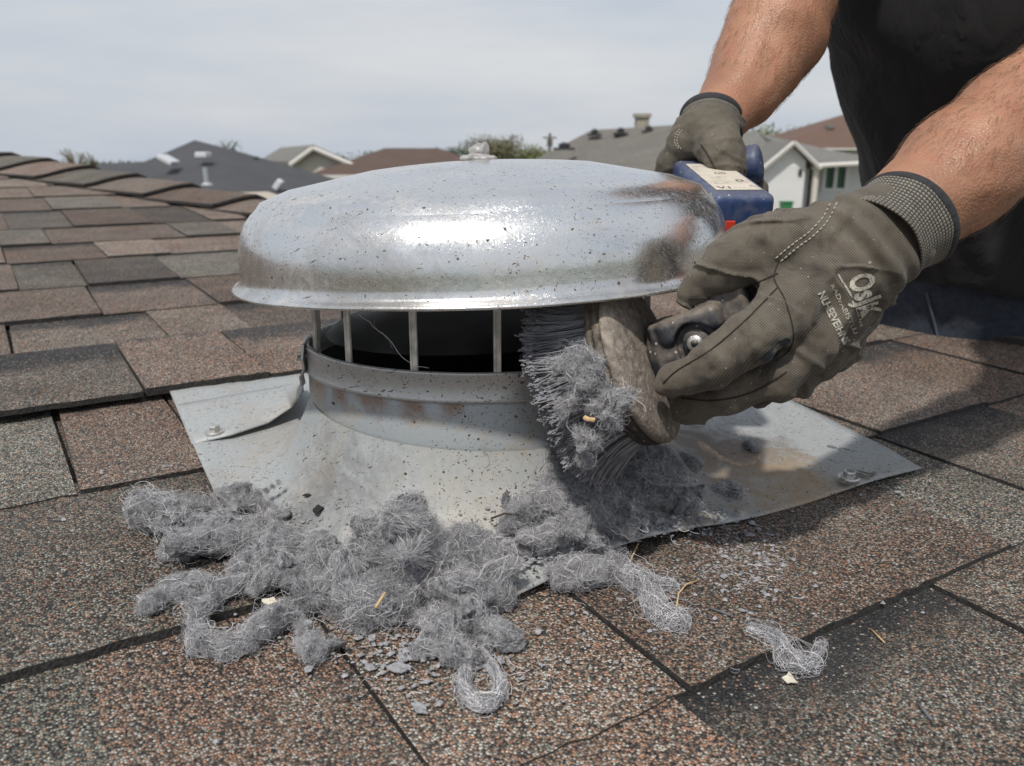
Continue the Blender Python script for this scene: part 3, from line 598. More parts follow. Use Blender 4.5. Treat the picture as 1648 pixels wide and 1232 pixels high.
# --- trees
M_BARK = flat('tree_bark', (0.085, 0.065, 0.05), 0.9, 0, 0.3, 6, 0.5)
def m_leaf(name, c):
    t = NT(name); oi = t.n('ShaderNodeNewGeometry'); col = t.mix(oi.outputs['Random Per Island'], tuple(x * 0.6 for x in c), tuple(x * 1.45 for x in c))
    t.fin(Base_Color=col, Roughness=0.7); return t.m
LEAF = [m_leaf('spring_leaf', (0.150, 0.165, 0.060)), m_leaf('deep_leaf', (0.040, 0.075, 0.020)), m_leaf('olive_leaf', (0.125, 0.118, 0.055))]
def tree(px, py, Dp, rad_px, h_px, leaf, label, n=1500, airy=0.0, seed=0, name='tree'):
    r_ = np.random.default_rng(seed); top = P(px, py, Dp); k = Dp / FPX; R = rad_px * k; Hc = h_px * k; bx = np.array([top[0], Dp, GZ])
    root = empty(name, label, 'tree', 'trees behind the houses', tuple(bx)); Ht = top[2] - GZ
    b = MB(); zc = Ht - Hc * 0.9; lim = []
    b.tube([(0, 0, 0), (0.02 * Ht, 0, Ht * .4), (0, .02 * Ht, zc), (0, 0, Ht - Hc * .3)], [0.035 * Ht, 0.026 * Ht, .02 * Ht, .006 * Ht], 8)
    for i in range(9):
        a = r_.uniform(0, 6.28); s0 = np.array([0, 0, zc * .95 + r_.uniform(0, .5) * Hc]); e_ = np.array([math.cos(a) * R * .75, math.sin(a) * R * .75, min(Ht - .05 * Hc, s0[2] + Hc * r_.uniform(.3, .6))]); m_ = (s0 + e_) / 2 + np.array([0, 0, .08 * Hc])
        b.tube([s0, m_, e_], [.013 * Ht, .008 * Ht, .003 * Ht], 5); lim.append(e_)
    b.build('trunk', M_BARK, root, True)
    cl = [np.array([r_.normal() * R * .42, r_.normal() * R * .42, Ht - Hc * r_.uniform(.15, .95)]) for _ in range(34)] + [e_ * .95 for e_ in lim]
    ci = r_.integers(0, len(cl), n); cs = R * (0.27 - 0.05 * airy)
    C = np.array(cl)[ci] + np.clip(r_.normal(size=(n, 3)), -1.7, 1.7) * cs * [1, 1, .8]
    C[:, 2] = np.minimum(C[:, 2], Ht + .02 * Hc); sz = R * r_.uniform(.035, .085, n) * (1.0 if airy < .5 else .7)
    a = r_.normal(size=(n, 3)); a /= np.linalg.norm(a, axis=1)[:, None]; u = np.cross(a, r_.normal(size=(n, 3))); u /= np.linalg.norm(u, axis=1)[:, None]
    V = np.stack([C + a * sz[:, None], C + u * sz[:, None] * .6, C - a * sz[:, None], C - u * sz[:, None] * .6], 1).reshape(-1, 3)
    mesh('crown', V, np.arange(4 * n).reshape(n, 4), leaf, root, False); return root
tree(795, 213, 58, 40, 58, LEAF[2], 'airy olive-green spring tree just behind the vent cap knob', 5200, .6, 1)
tree(738, 238, 56, 28, 30, LEAF[1], 'dense dark green bush-like tree left of the airy olive tree', 1400, 0, 2)
tree(840, 230, 60, 38, 34, LEAF[0], 'low yellow-green tree right of the airy olive tree', 3000, .6, 3)
tree(868, 238, 62, 22, 20, LEAF[0], 'yellow-green tree half hidden by the grey-brown roof slope', 1200, .6, 31)
tree(116, 234, 38, 26, 80, LEAF[0], 'thin pale spring tree peeping over the ridge caps',  1500, 1.0, 4)
tree(149, 240, 40, 18, 70, LEAF[0], 'wispy sapling top beside the thin pale tree over the ridge', 240, 1.0, 5)
tree(364, 223, 38, 24, 60, LEAF[1], 'dark green treetop showing above the charcoal roof', 700, 0, 6)
tree(566, 247, 90, 24, 50, LEAF[1], 'small dark treetop between cream gable and red-brown roof', 700, 0, 7)
tree(600, 244, 95, 30, 50, LEAF[1], 'round dark treetop above the red-brown roof edge', 800, 0, 8)
tree(630, 242, 95, 26, 50, LEAF[2], 'olive treetop above the middle of the red-brown roof', 700, .3, 9)
tree(692, 244, 98, 24, 50, LEAF[1], 'little dark treetop at the right end of the red-brown roof', 600, 0, 10)
tree(1222, 200, 120, 34, 70, LEAF[0], 'bright green treetop showing under the rear forearm', 900, .2, 11)
tree(1262, 205, 125, 26, 70, LEAF[0], 'bright green treetop behind the white house ridge', 700, .2, 12)
tree(1291, 199, 125, 22, 70, LEAF[1], 'dark green treetop left of the tall brown roof', 700, 0, 13)
def far_wood():
    r_ = np.random.default_rng(99); n = 16000; X = r_.uniform(-330, 330, n); Y = 260 + r_.uniform(-12, 12, n); top = 4.0 + 0.5 * vnoise(np.stack([X, X * 0, X * 0], 1), .06, 3) + 0.5 * vnoise(np.stack([X, X * 0, X * 0], 1), .22, 4)
    Z = GZ - 8.2 + r_.uniform(0, 1, n) ** .6 * (top + 4.8); sz = r_.uniform(.2, .5, n); C = np.stack([X, Y, Z], 1)
    a = r_.normal(size=(n, 3)); a /= np.linalg.norm(a, axis=1)[:, None]; u = np.cross(a, r_.normal(size=(n, 3))); u /= np.linalg.norm(u, axis=1)[:, None]
    V = np.stack([C + a * sz[:, None], C + u * sz[:, None], C - a * sz[:, None], C - u * sz[:, None]], 1).reshape(-1, 3)
    tag(mesh('treeline', V, np.arange(4 * n).reshape(n, 4), LEAF[1], None, False), 'far dark line of trees along the horizon', 'trees', None, 'stuff')
far_wood()
q = P(885, 214, 70); pl = MB(); pl.tube([(q[0], 70, GZ), (q[0], 70, q[2])], [.14, .10], 8)
pl = tag(pl.build('utility_pole', M_POLE), 'thin utility pole left of the grey-brown roof', 'utility pole')
b = MB(); b.box((q[0], 69.95, q[2] - .35), (.55, .06, .06)); b.box((q[0], 69.95, q[2] - .75), (.22, .15, .28)); b.build('crossarm', M_POLE, pl)

# ================================================================== OUR ROOF
house = empty('house', 'brown mottled shingle roof of the house in the foreground', 'house', mat=RM)
HIP_U0, HIP_K = 0.91, -0.355                      # lower edge of the ridge caps: u = HIP_U0 + HIP_K * v
hip_u = lambda v: HIP_U0 + HIP_K * v
hd = np.array([HIP_K, 1.0]) / math.hypot(HIP_K, 1.0); hp = np.array([hd[1], -hd[0]])     # along and across the ridge (u, v)
def cap_w(v): return 0.016 + 0.062 * min(max(v, 0), 3.5)
def cap_h(v): return 0.002 + 0.0110 * min(max(v, 0), 3.5)
def pt(v, s): return np.array([hip_u(v), v]) + hp * s
# deck (with the far slope falling away behind the ridge) and walls below
dv = np.linspace(-2.4, 5.2, 39); rows = []
for v_ in dv:
    w_ = cap_w(v_); c0 = pt(v_, w_)
    rows.append([(-3.2, v_, -0.004), (hip_u(v_) - 0.02, v_, -0.004), (*pt(v_, w_ * .5), cap_h(v_) * .45 - .004), (*c0, cap_h(v_) - .010), (*pt(v_, w_ + .16), cap_h(v_) - .17), (*pt(v_, w_ + 3.2), -3.2), (*pt(v_, w_ + 3.2), -3.32), (-3.2, v_, -0.14)])
V = [p for r_ in rows for p in r_]; F = [(i * 8 + j, i * 8 + (j + 1) % 8, i * 8 + 8 + (j + 1) % 8, i * 8 + 8 + j) for i in range(len(rows) - 1) for j in range(8)]
F += [tuple(range(7, -1, -1)), tuple(range((len(rows) - 1) * 8, len(rows) * 8))]
deck = mesh('roof_deck', V, F, M_SH, house, False); deck.color = (0.5, 0.5, 0, 1)
b = MB(); b.box((-0.9, 1.2, -2.75), (2.0, 3.2, 2.55)); b.build('wall', M_WB, house)

TINT = dict(R=(0.60, 0.88, 0), B=(0.50, 0.78, 0), G=(0.53, 0.18, 0), D=(0.30, 0.60, 0), T=(0.68, 0.72, 0), O=(0.56, 0.52, 0))
def shingle(u0, u1, v0, v1, code, raise_=0.0, band=0.0, base=0.0, jit=None):
    """one tab: a thin slab, thicker at its lower edge, with a slightly ragged outline"""
    r_ = random.Random(int((u0 * 971 + v0 * 313) * 1000)); n = max(6, min(30, int((u1 - u0) / 0.011)))
    jz = lambda: r_.gauss(0, .0008)
    T_, Bt = [], []
    sk0, sk1 = r_.uniform(-.004, .004), r_.uniform(-.004, .004)
    ext = 0.028
    for i in range(n + 1):
        f_ = i / n; uu = u0 + (u1 - u0) * f_
        T_.append((uu + (jz() * .5 if 0 < i < n else 0), v0 + jz(), 0.0064 + raise_ + base))
        Bt.append((uu + (sk0 * (1 - f_) + sk1 * f_), v1 + ext, 0.0025 + raise_ * .7 + base))
    V = T_ + Bt + [(x, y, 0.0028 + base * .8) for x, y, z in T_] + [(x, y, z - .005) for x, y, z in Bt]
    m = n + 1; F = []; mi = []
    for i in range(n): F.append((i, i + 1, m + i + 1, m + i)); mi.append(0)
    for i in range(n): F.append((2 * m + i, 2 * m + i + 1, i + 1, i)); mi.append(1)
    F += [(0, m, 3 * m, 2 * m), (n, 2 * m + n, 3 * m + n, m + n)]; mi += [1, 1]
    o = mesh('shingle', V, F, [M_SH, M_ASPH], house, False, mi)
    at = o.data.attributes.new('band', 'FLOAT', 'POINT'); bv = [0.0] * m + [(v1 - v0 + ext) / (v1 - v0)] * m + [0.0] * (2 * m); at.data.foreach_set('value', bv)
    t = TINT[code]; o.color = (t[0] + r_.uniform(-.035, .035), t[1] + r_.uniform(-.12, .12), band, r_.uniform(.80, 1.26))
    return o
VS = [-0.72, -0.515, -0.315, -0.115, 0.117, 0.325, 0.525, 0.75, 0.98, 1.245, 1.465, 1.72, 2.08, 2.43, 2.78, 3.12, 3.48, 3.84, 4.2]
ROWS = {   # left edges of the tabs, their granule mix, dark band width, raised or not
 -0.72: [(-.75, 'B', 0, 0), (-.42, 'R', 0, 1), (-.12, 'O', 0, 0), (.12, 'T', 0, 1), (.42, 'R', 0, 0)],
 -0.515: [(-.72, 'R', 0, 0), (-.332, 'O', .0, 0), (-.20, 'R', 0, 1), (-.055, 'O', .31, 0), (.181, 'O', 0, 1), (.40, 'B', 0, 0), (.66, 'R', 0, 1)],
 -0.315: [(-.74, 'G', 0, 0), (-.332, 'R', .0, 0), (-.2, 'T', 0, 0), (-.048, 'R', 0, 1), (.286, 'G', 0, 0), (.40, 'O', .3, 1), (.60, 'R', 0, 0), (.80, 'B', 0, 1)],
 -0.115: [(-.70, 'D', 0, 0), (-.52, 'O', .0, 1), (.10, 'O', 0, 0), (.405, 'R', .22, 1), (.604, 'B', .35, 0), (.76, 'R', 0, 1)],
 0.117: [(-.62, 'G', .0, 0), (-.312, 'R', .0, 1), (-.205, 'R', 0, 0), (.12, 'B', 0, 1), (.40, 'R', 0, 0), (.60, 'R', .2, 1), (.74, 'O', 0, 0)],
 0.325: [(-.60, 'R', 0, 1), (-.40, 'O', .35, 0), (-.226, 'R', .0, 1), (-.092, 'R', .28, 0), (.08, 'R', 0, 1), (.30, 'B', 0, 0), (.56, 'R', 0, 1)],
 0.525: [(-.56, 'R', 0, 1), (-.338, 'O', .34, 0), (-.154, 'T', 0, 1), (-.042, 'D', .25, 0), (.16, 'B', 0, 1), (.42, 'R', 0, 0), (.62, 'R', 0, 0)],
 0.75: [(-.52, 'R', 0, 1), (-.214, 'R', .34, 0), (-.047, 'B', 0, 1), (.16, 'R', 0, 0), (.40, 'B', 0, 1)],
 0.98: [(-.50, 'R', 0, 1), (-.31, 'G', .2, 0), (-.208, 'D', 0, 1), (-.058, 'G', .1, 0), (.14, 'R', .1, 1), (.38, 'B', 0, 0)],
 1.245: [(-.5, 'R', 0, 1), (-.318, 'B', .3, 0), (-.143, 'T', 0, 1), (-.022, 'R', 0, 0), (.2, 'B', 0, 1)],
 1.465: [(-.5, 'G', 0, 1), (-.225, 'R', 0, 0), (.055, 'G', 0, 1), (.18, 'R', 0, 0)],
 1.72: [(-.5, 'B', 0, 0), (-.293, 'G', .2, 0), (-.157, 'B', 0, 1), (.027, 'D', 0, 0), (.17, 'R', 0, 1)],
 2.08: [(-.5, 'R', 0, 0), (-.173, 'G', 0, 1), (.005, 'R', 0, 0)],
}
for k in range(len(VS) - 1):
    v0, v1 = VS[k], VS[k + 1]; tabs = ROWS.get(v0)
    if tabs is None:
        tabs = []; u = -.62 - .05 * (k % 3)
        while u < hip_u(v0) + .02: tabs.append((u, random.choice('RBGRTDR'), 0, random.randint(0, 1))); u += random.uniform(.14, .3)
    ends = [t[0] for t in tabs[1:]] + [hip_u((v0 + v1) / 2) + 0.03]
    for (u0, code, band, rs), u1 in zip(tabs, ends):
        lim_ = hip_u(v0) + 0.015; u1 = min(u1, lim_)
        if u1 - u0 < 0.02: continue
        base = 0.0115 if (v0 == 0.325 and u1 > -.23 and u0 < .45) else 0.0
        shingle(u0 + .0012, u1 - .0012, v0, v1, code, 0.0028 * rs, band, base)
# ridge caps, bent over the crest, each lapping the one below
def ridge_cap(v, ln, code):
    r_ = random.Random(int(v * 777)); V = []; na, nl = 12, 3; prof = []
    for j in range(nl + 1):
        f_ = j / nl; vv = v + ln * f_
        for i in range(na + 1):
            a = i / na; w_ = cap_w(vv); hh = cap_h(vv); sft = 0.0
            if a < .62: b_ = a / .62; s_ = w_ * b_; zz = 0.006 + hh * (math.sin(b_ * math.pi / 2) ** 1.25)
            else: b_ = (a - .62) / .38; s_ = w_ + .15 * b_; zz = 0.006 + hh - .16 * b_ ** 1.2 * (1 if hh > .01 else .9)
            lift = 0.017 * (1 - f_) + .002; skew = -.10 * a
            q = pt(vv + skew * .6, s_ - .004); V.append((q[0] + r_.uniform(-.0015, .0015), q[1] + r_.uniform(-.002, .002), zz + lift))
    n0 = len(V); V += [(x, y, z - .0085) for x, y, z in V]; m = na + 1; F = []; mi = []
    for j in range(nl):
        for i in range(na): F.append((j * m + i, j * m + i + 1, (j + 1) * m + i + 1, (j + 1) * m + i)); mi.append(0)
    for i in range(na): F.append((n0 + i, n0 + i + 1, i + 1, i)); mi.append(1)
    for j in range(nl): F.append((j * m, (j + 1) * m, n0 + (j + 1) * m, n0 + j * m)); mi.append(1); F.append((j * m + na, n0 + j * m + na, n0 + (j + 1) * m + na, (j + 1) * m + na)); mi.append(1)
    o = mesh('ridge_cap', V, F, [M_SH, M_ASPH], house, False, mi); o.data.attributes.new('band', 'FLOAT', 'POINT')
    t = TINT[code]; o.color = (t[0] + r_.uniform(-.03, .03), t[1], 0, r_.uniform(.78, 1.2))
codes = 'RRBRDRBRDRBTGRGBDR'
for i in range(18): ridge_cap(-1.62 + i * 0.355, 0.42, codes[i])

# ================================================================== ROOF VENT
vent = empty('roof_vent', 'round aluminium roof vent with a domed cap on a galvanised flashing plate', 'roof vent')
PN = 0.0135                                                   # plate height above the roof plane
POLY = [(-.199, .36), (-.224, -.019), (-.12, -.191), (.078, -.1835), (.355, -.194), (.398, .022), (.43, .36)]
PN_C = [(-.199, .36), (-.224, -.019), (-.12, -.191), (.355, -.194), (.398, .022), (.43, .36)]
def flare(r):
    xs = [.143, .1475, .153, .161, .171, .183, .197, .215, .24]; ys = [.082, .066, .050, .034, .0205, .0115, .0052, .0015, 0]
    return np.interp(r, xs, ys)
def poly_r(a):
    best = 9
    for (x0, y0), (x1, y1) in zip(POLY, POLY[1:] + POLY[:1]):
        dx, dy = math.cos(a), math.sin(a); ex, ey = x1 - x0, y1 - y0; den = dx * ey - dy * ex
        if abs(den) < 1e-9: continue
        t = (x0 * ey - y0 * ex) / den; s_ = (x0 * dy - y0 * dx) / den
        if t > 0 and -1e-6 <= s_ <= 1 + 1e-6: best = min(best, t)
    return best
def plate():
    A_ = sorted(set([round(2 * math.pi * k / 180, 5) for k in range(180)] + [round(math.atan2(y, x) % (2 * math.pi), 5) for x, y in POLY])); nr = 26; V = []
    for j in range(nr + 1):
        for a in A_:
            R_ = poly_r(a); f_ = (j / nr) ** 1.25; r = .1455 + (R_ - .1455) * f_; u, v = r * math.cos(a), r * math.sin(a)
            z = PN + flare(r); wv_ = float(fbm(np.array([[u, v, 0]]), 9, 2, 5)[0]); z += .0012 * wv_ * min(1, max(0, (r - .17) / .05))
            if v < -.15: z -= .0035 * min(1, (-.15 - v) / .04)                    # settles onto the lower course
            z += .002 * math.sin(u * 23 + 1) * max(0, (-v - .12)) / .07 * (1 if v < -.12 else 0)
            V.append((u, v, z))
    n = len(A_); F = [(j * n + i, j * n + (i + 1) % n, (j + 1) * n + (i + 1) % n, (j + 1) * n + i) for j in range(nr) for i in range(n)]
    F = [(a, d, c, b) for a, b, c, d in F]
    b0 = len(V); V += [(x, y, z - .0016) for x, y, z in V[-n:]]
    F += [(nr * n + i, b0 + i, b0 + (i + 1) % n, nr * n + (i + 1) % n) for i in range(n)]
    V2 = [r2w(*p) for p in V]; F = np.array(F)
    # make sure normals look up
    a, b, c = (np.array(V2[i]) for i in F[5][:3])
    if np.cross(b - a, c - a)[2] < 0: F = F[:, ::-1]
    return mesh('flashing_plate', V2, F, M_PLATE, vent)
plate()
def surf_n(u, v):
    r = math.hypot(u, v)
    if poly_r(math.atan2(v, u)) > r: return PN + float(flare(max(r, .1455)))
    for k in range(len(VS) - 1):
        if VS[k] <= v < VS[k + 1]: f_ = (v - VS[k]) / (VS[k + 1] - VS[k]); return .0090 * (1 - f_) + .004 * f_
    return .006
def on_surf(px, py, lift=0.0):
    """where the sight line through a photo point meets the roof or the flashing"""
    d = ray(px, py); lo_, hi_ = .18, 4.0; t = .18
    while t < hi_:
        p = CAM + d * t; u, v, n = p @ RU, p @ RV, p @ RN
        if n < surf_n(u, v) + lift: break
        t += .002
    return CAM + d * t
def ground_z(p):
    u, v = p @ RU, p @ RV; return surf_n(u, v)
def SN(u, v):
    '''surf_n for arrays'''
    u = np.asarray(u, float); v = np.asarray(v, float); ins = np.ones(u.shape, bool)
    for (x0, y0), (x1, y1) in zip(PN_C, PN_C[1:] + PN_C[:1]): ins &= ((x1 - x0) * (v - y0) - (y1 - y0) * (u - x0)) >= 0
    k = np.clip(np.searchsorted(VS, v, 'right') - 1, 0, len(VS) - 2); va = np.array(VS); f_ = np.clip((v - va[k]) / (va[k + 1] - va[k]), 0, 1)
    return np.where(ins, PN + flare(np.maximum(np.hypot(u, v), .1455)), .0090 * (1 - f_) + .004 * f_)
# strip of sheet lapping under at the front seam
def sheet(name, uvn, th, mat, par):
    b = MB(); P_ = [r2w(*q) for q in uvn]; n = len(P_)
    b.add(P_ + [p - RN * th for p in P_], [tuple(range(n)), tuple(range(2 * n - 1, n - 1, -1))] + [(i, i + n, (i + 1) % n + n, (i + 1) % n) for i in range(n)]); return b.build(name, mat, par)
# curled flap at the left with its hex screw
def flap():
    top = [on_surf(283, 653, .004), on_surf(340, 643, .004), on_surf(400, 632, .004), on_surf(450, 624, .006), on_surf(488, 616, .012)]
    bot = [on_surf(309, 716, .004), on_surf(372, 701, .004), on_surf(432, 681, .006), on_surf(470, 656, .014), on_surf(489, 630, .022)]
    top = np.array(top); bot = np.array(bot); n = 24; m = 8; V = []
    ti = np.linspace(0, 4, n + 1)
    for j in range(m + 1):
        f_ = j / m
        for s_ in ti:
            a = np.array([np.interp(s_, range(5), top[:, k]) for k in range(3)]); b_ = np.array([np.interp(s_, range(5), bot[:, k]) for k in range(3)])
            p = a + (b_ - a) * f_ + RN * (.004 * math.sin(f_ * math.pi) * (s_ / 4)); V.append(p)
    w_ = n + 1; F = [(j * w_ + i, j * w_ + i + 1, (j + 1) * w_ + i + 1, (j + 1) * w_ + i) for j in range(m) for i in range(n)]
    o = mesh('flashing_flap', V, np.array(F)[:, ::-1], M_PLATE, vent); s_ = o.modifiers.new('thickness', 'SOLIDIFY'); s_.thickness = .0016; s_.offset = 1
flap()
def screw(px, py, tilt=0):
    p = on_surf(px, py, .005); b = MB()
    x, y = RU, RV
    def ring(r, z, n, a0=0): return [p + (x * math.cos(a0 + 2 * math.pi * k / n) + y * math.sin(a0 + 2 * math.pi * k / n)) * r + RN * z for k in range(n)]
    W_ = [ring(.0088, -.003, 20), ring(.0092, .0002, 20), ring(.0086, .0014, 20), ring(.0035, .0019, 20)]
    V = [q for r_ in W_ for q in r_]; F = [(j * 20 + i, j * 20 + (i + 1) % 20, (j + 1) * 20 + (i + 1) % 20, (j + 1) * 20 + i) for j in range(3) for i in range(20)]
    b.add(V, F)
    H_ = [ring(.0054, .0012, 6, .3), ring(.0054, .0056, 6, .3), ring(.0044, .0064, 6, .3)]; V = [q for r_ in H_ for q in r_]
    b.add(V, [(j * 6 + i, j * 6 + (i + 1) % 6, (j + 1) * 6 + (i + 1) % 6, (j + 1) * 6 + i) for j in range(2) for i in range(6)] + [(12, 13, 14, 15, 16, 17)])
    return b.build('screw', M_SCREW, vent, bevel=.0004, seg=1)
screw(346, 694); screw(1366, 768)
# embossed marks near the right corner, raised from the sheet
def emboss(txt, px, py, sz, du, dv):
    c = D.curves.new('mark', 'FONT'); c.body = txt; c.size = sz; c.extrude = .0003; c.resolution_u = 2; c.fill_mode = 'NONE'; c.bevel_depth = .0006; c.bevel_resolution = 0
    o = D.objects.new('tmp', c); COL.objects.link(o); dg = bpy.context.evaluated_depsgraph_get(); me = D.meshes.new_from_object(o.evaluated_get(dg)); D.objects.remove(o)
    p0 = on_surf(px, py); x = RU * du[0] + RV * du[1]; y = RU * dv[0] + RV * dv[1]
    for q in me.vertices: q.co = Vector(p0 + x * q.co.x + y * q.co.y + RN * (.0002))
    me.materials.clear(); me.materials.append(M_PLATE); e_ = D.objects.new('embossed_mark', me); COL.objects.link(e_); e_.parent = vent
a_ = rad(20); emboss('1012', 1355, 748, .022, (math.cos(a_), math.sin(a_)), (-math.sin(a_), math.cos(a_))); emboss('RL', 1398, 772, .020, (math.cos(a_), math.sin(a_)), (-math.sin(a_), math.cos(a_)))
emboss('0', 1344, 722, .012, (math.cos(a_), math.sin(a_)), (-math.sin(a_), math.cos(a_)))
tc = rad(-1.8); CM = np.array([[1, 0, 0], [0, math.cos(tc), -math.sin(tc)], [0, math.sin(tc), math.cos(tc)]]) @ np.diag([1.035, 1.035, 1.0])
# collar, its band, the bars of the slot, the dark inside
lathe('collar', [(.1405, .028), (.1408, .11), (.1390, .1135), (.137, .11), (.137, .03)], M_COLLAR, vent, 160, CM)
lathe('collar_band', [(.1412, .1085), (.1428, .1085), (.1434, .1098), (.1430, .1112), (.1424, .1125), (.1424, .1275), (.1432, .1288), (.1428, .1302), (.1416, .1306), (.1392, .1300), (.1385, .1285), (.1385, .1085)], M_BAND, vent, 160, CM)
for k in range(15):
    a = rad(-90 + 6.9 - 24 * k); b = MB(); c_, s_ = math.cos(a), math.sin(a); M_ = np.array([[c_, s_, 0], [-s_, c_, 0], [0, 0, 1]])
    b.box((.1400 * c_, .1400 * s_, .157), (.0011, .0024, .034), M_); b.box((.1390 * c_ + .002 * s_, .1390 * s_ - .002 * c_, .157), (.0028, .0008, .034), M_); b.build('slot_bar', M_BAR, vent, bevel=.0004, seg=1)
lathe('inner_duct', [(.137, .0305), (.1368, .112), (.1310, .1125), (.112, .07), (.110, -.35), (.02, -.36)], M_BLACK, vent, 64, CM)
# the domed cap, slightly tipped up at the right
tl = rad(-2.3); tf = rad(-1.2); DM = np.array([[1, 0, 0], [0, math.cos(tf), -math.sin(tf)], [0, math.sin(tf), math.cos(tf)]]) @ np.array([[math.cos(tl), 0, math.sin(tl)], [0, 1, 0], [-math.sin(tl), 0, math.cos(tl)]]); DM = DM @ np.diag([.970, .970, .885]); DC = np.array([.0042, 0, .1895])
prof = [(.2000, -.0035), (.2070, -.0052), (.2086, -.0046), (.2090, -.0032), (.2080, -.0019), (.2052, -.0006), (.2030, .0012), (.2016, .0040), (.2011, .0090), (.2012, .017), (.2008, .026), (.1996, .0345), (.1972, .0430), (.1936, .0505), (.1886, .0572), (.1816, .0634), (.1722, .0690), (.1592, .0742), (.1390, .0800), (.114, .0856), (.09, .0905), (.07, .0928), (.05, .0945), (.03, .0957), (.012, .0962), (0.0004, .0963)]
prof += [(.0004, .0948), (.05, .093), (.113, .0857), (.157, .077), (.18, .0675), (.1915, .0515), (.1975, .035), (.1985, .01), (.1990, .002), (.2000, -.0035)]
def dwob(V):
    P_ = V - DC; r = np.hypot(P_[:, 0], P_[:, 1]); k = fbm(P_, 11, 2, 8) * .0009 * np.clip(r / .1, 0, 1)
    a = np.arctan2(P_[:, 1], P_[:, 0]); V = V.copy(); V[:, 2] += k + .0012 * np.sin(3 * a + .6) * (r > .198); return V
# finer profile so the spun sheet reads as smooth
def refine(pf, k=3):
    pf = np.array(pf); t = np.arange(len(pf)); tt = np.linspace(0, len(pf) - 1, (len(pf) - 1) * k + 1); return list(zip(np.interp(tt, t, pf[:, 0]), np.interp(tt, t, pf[:, 1])))
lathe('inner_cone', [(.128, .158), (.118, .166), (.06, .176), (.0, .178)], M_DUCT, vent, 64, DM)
cap = lathe('cap', prof, M_DOME, vent, 256, DM, DC, True, dwob)
def blob_fn(P_): return np.minimum(sell(P_, (0, 0, 0), (.0080, .0078, .0055)), np.minimum(sell(P_, (.004, -.002, .0025), (.004, .004, .004)), sell(P_, (0, 0, -.006), (.016, .014, .0026)))) - .0016 * fbm(P_, 160, 3, 4)
V, F = nets(blob_fn, (-.026, -.024, -.013), (.026, .024, .016), .0011)
mesh('sealant_knob', V + DC + DM @ np.array([-.001, 0, .1045]), F, flat('silver_sealant', (.36, .35, .34), .55, .35, .4, 90, .4), cap)
# loose hairs of lint hanging over the slot
def strand(pts, n=14, wig=.0012):
    pts = np.array(pts); tt = np.linspace(0, len(pts) - 1, n); p = np.stack([np.interp(tt, range(len(pts)), pts[:, k]) for k in range(3)], 1); return p + RNG.normal(size=p.shape) * wig * np.sin(np.linspace(0, math.pi, n))[:, None]
st = [strand([atY(577, 505, -.139), atY(606, 528, -.146), atY(640, 560, -.148), atY(668, 588, -.147), atY(690, 592, -.146)]), strand([atY(604, 506, -.14), atY(600, 522, -.145), atY(618, 540, -.147), atY(632, 560, -.146)]), strand([atY(846, 556, -.14), atY(838, 575, -.147), atY(846, 592, -.147), atY(860, 592, -.146)])]
tag(hair('lint_thread', np.array(st), .00014, M_FIBRE), 'thin dusty lint threads hanging across the open vent slot', 'lint', None, 'stuff')
strap = MB(); sp = [atY(497, 541, -.045), atY(489, 552, -.048), atY(487, 575, -.05), atY(490, 590, -.05), atY(484, 604, -.05), atY(487, 618, -.048)]
for a, b_ in zip(sp[:-1], sp[1:]): strap.add([a + [0, -.006, 0], b_ + [0, -.006, 0], b_ + [0, .004, 0], a + [0, .004, 0], a + [.0016, -.006, 0], b_ + [.0016, -.006, 0], b_ + [.0016, .004, 0], a + [.0016, .004, 0]], [(0, 1, 2, 3), (7, 6, 5, 4), (0, 4, 5, 1), (2, 6, 7, 3), (1, 5, 6, 2), (0, 3, 7, 4)])
sb_ = strap.build('strap', M_BAND, vent); b = MB(); b.tube([sp[2] + [-.0035, -.001, 0], sp[2] + [.002, -.001, 0]], .0028, 6); b.build('rivet', M_SCREW, sb_)

# ================================================================== POWER TOOL WITH BRUSH
tool = empty('angle_grinder', 'dusty blue power tool with a black gear head driving a round wire brush', 'power tool', None, tuple(atY(1130, 545, -.165)))
TI = Matrix.Translation(tool.location).inverted()
def tp(o): o.parent = tool; o.matrix_parent_inverse = TI; return o
TY = -.150
dn = nrm((-.835, .38, -.42)); dc = atY(1040, 578, TY)
dm = nrm(np.array([0, 0, 1]) - dn * dn[2]); dx_ = np.cross(dn, dm)
DB = np.stack([dx_, dm, dn], 1)                                # columns: local axes
def dl(name, prof, mat, n=96): return tp(lathe(name, prof, mat, None, n, DB, dc))
dl('brush_disc', [(.0, -.0040), (.030, -.0040), (.045, -.0028), (.0535, -.0012), (.0568, .0008), (.0578, .0028), (.0578, .0042), (.0566, .0050)], M_DISC)
dl('disc_rim', [(.0566, .0050), (.0558, .0056), (.0560, .0066), (.0572, .0074), (.0574, .0102), (.0562, .0110), (.0556, .0118), (.0565, .0128), (.0562, .0160), (.0540, .0172), (.030, .0172), (.0, .0172)], M_DISC2)
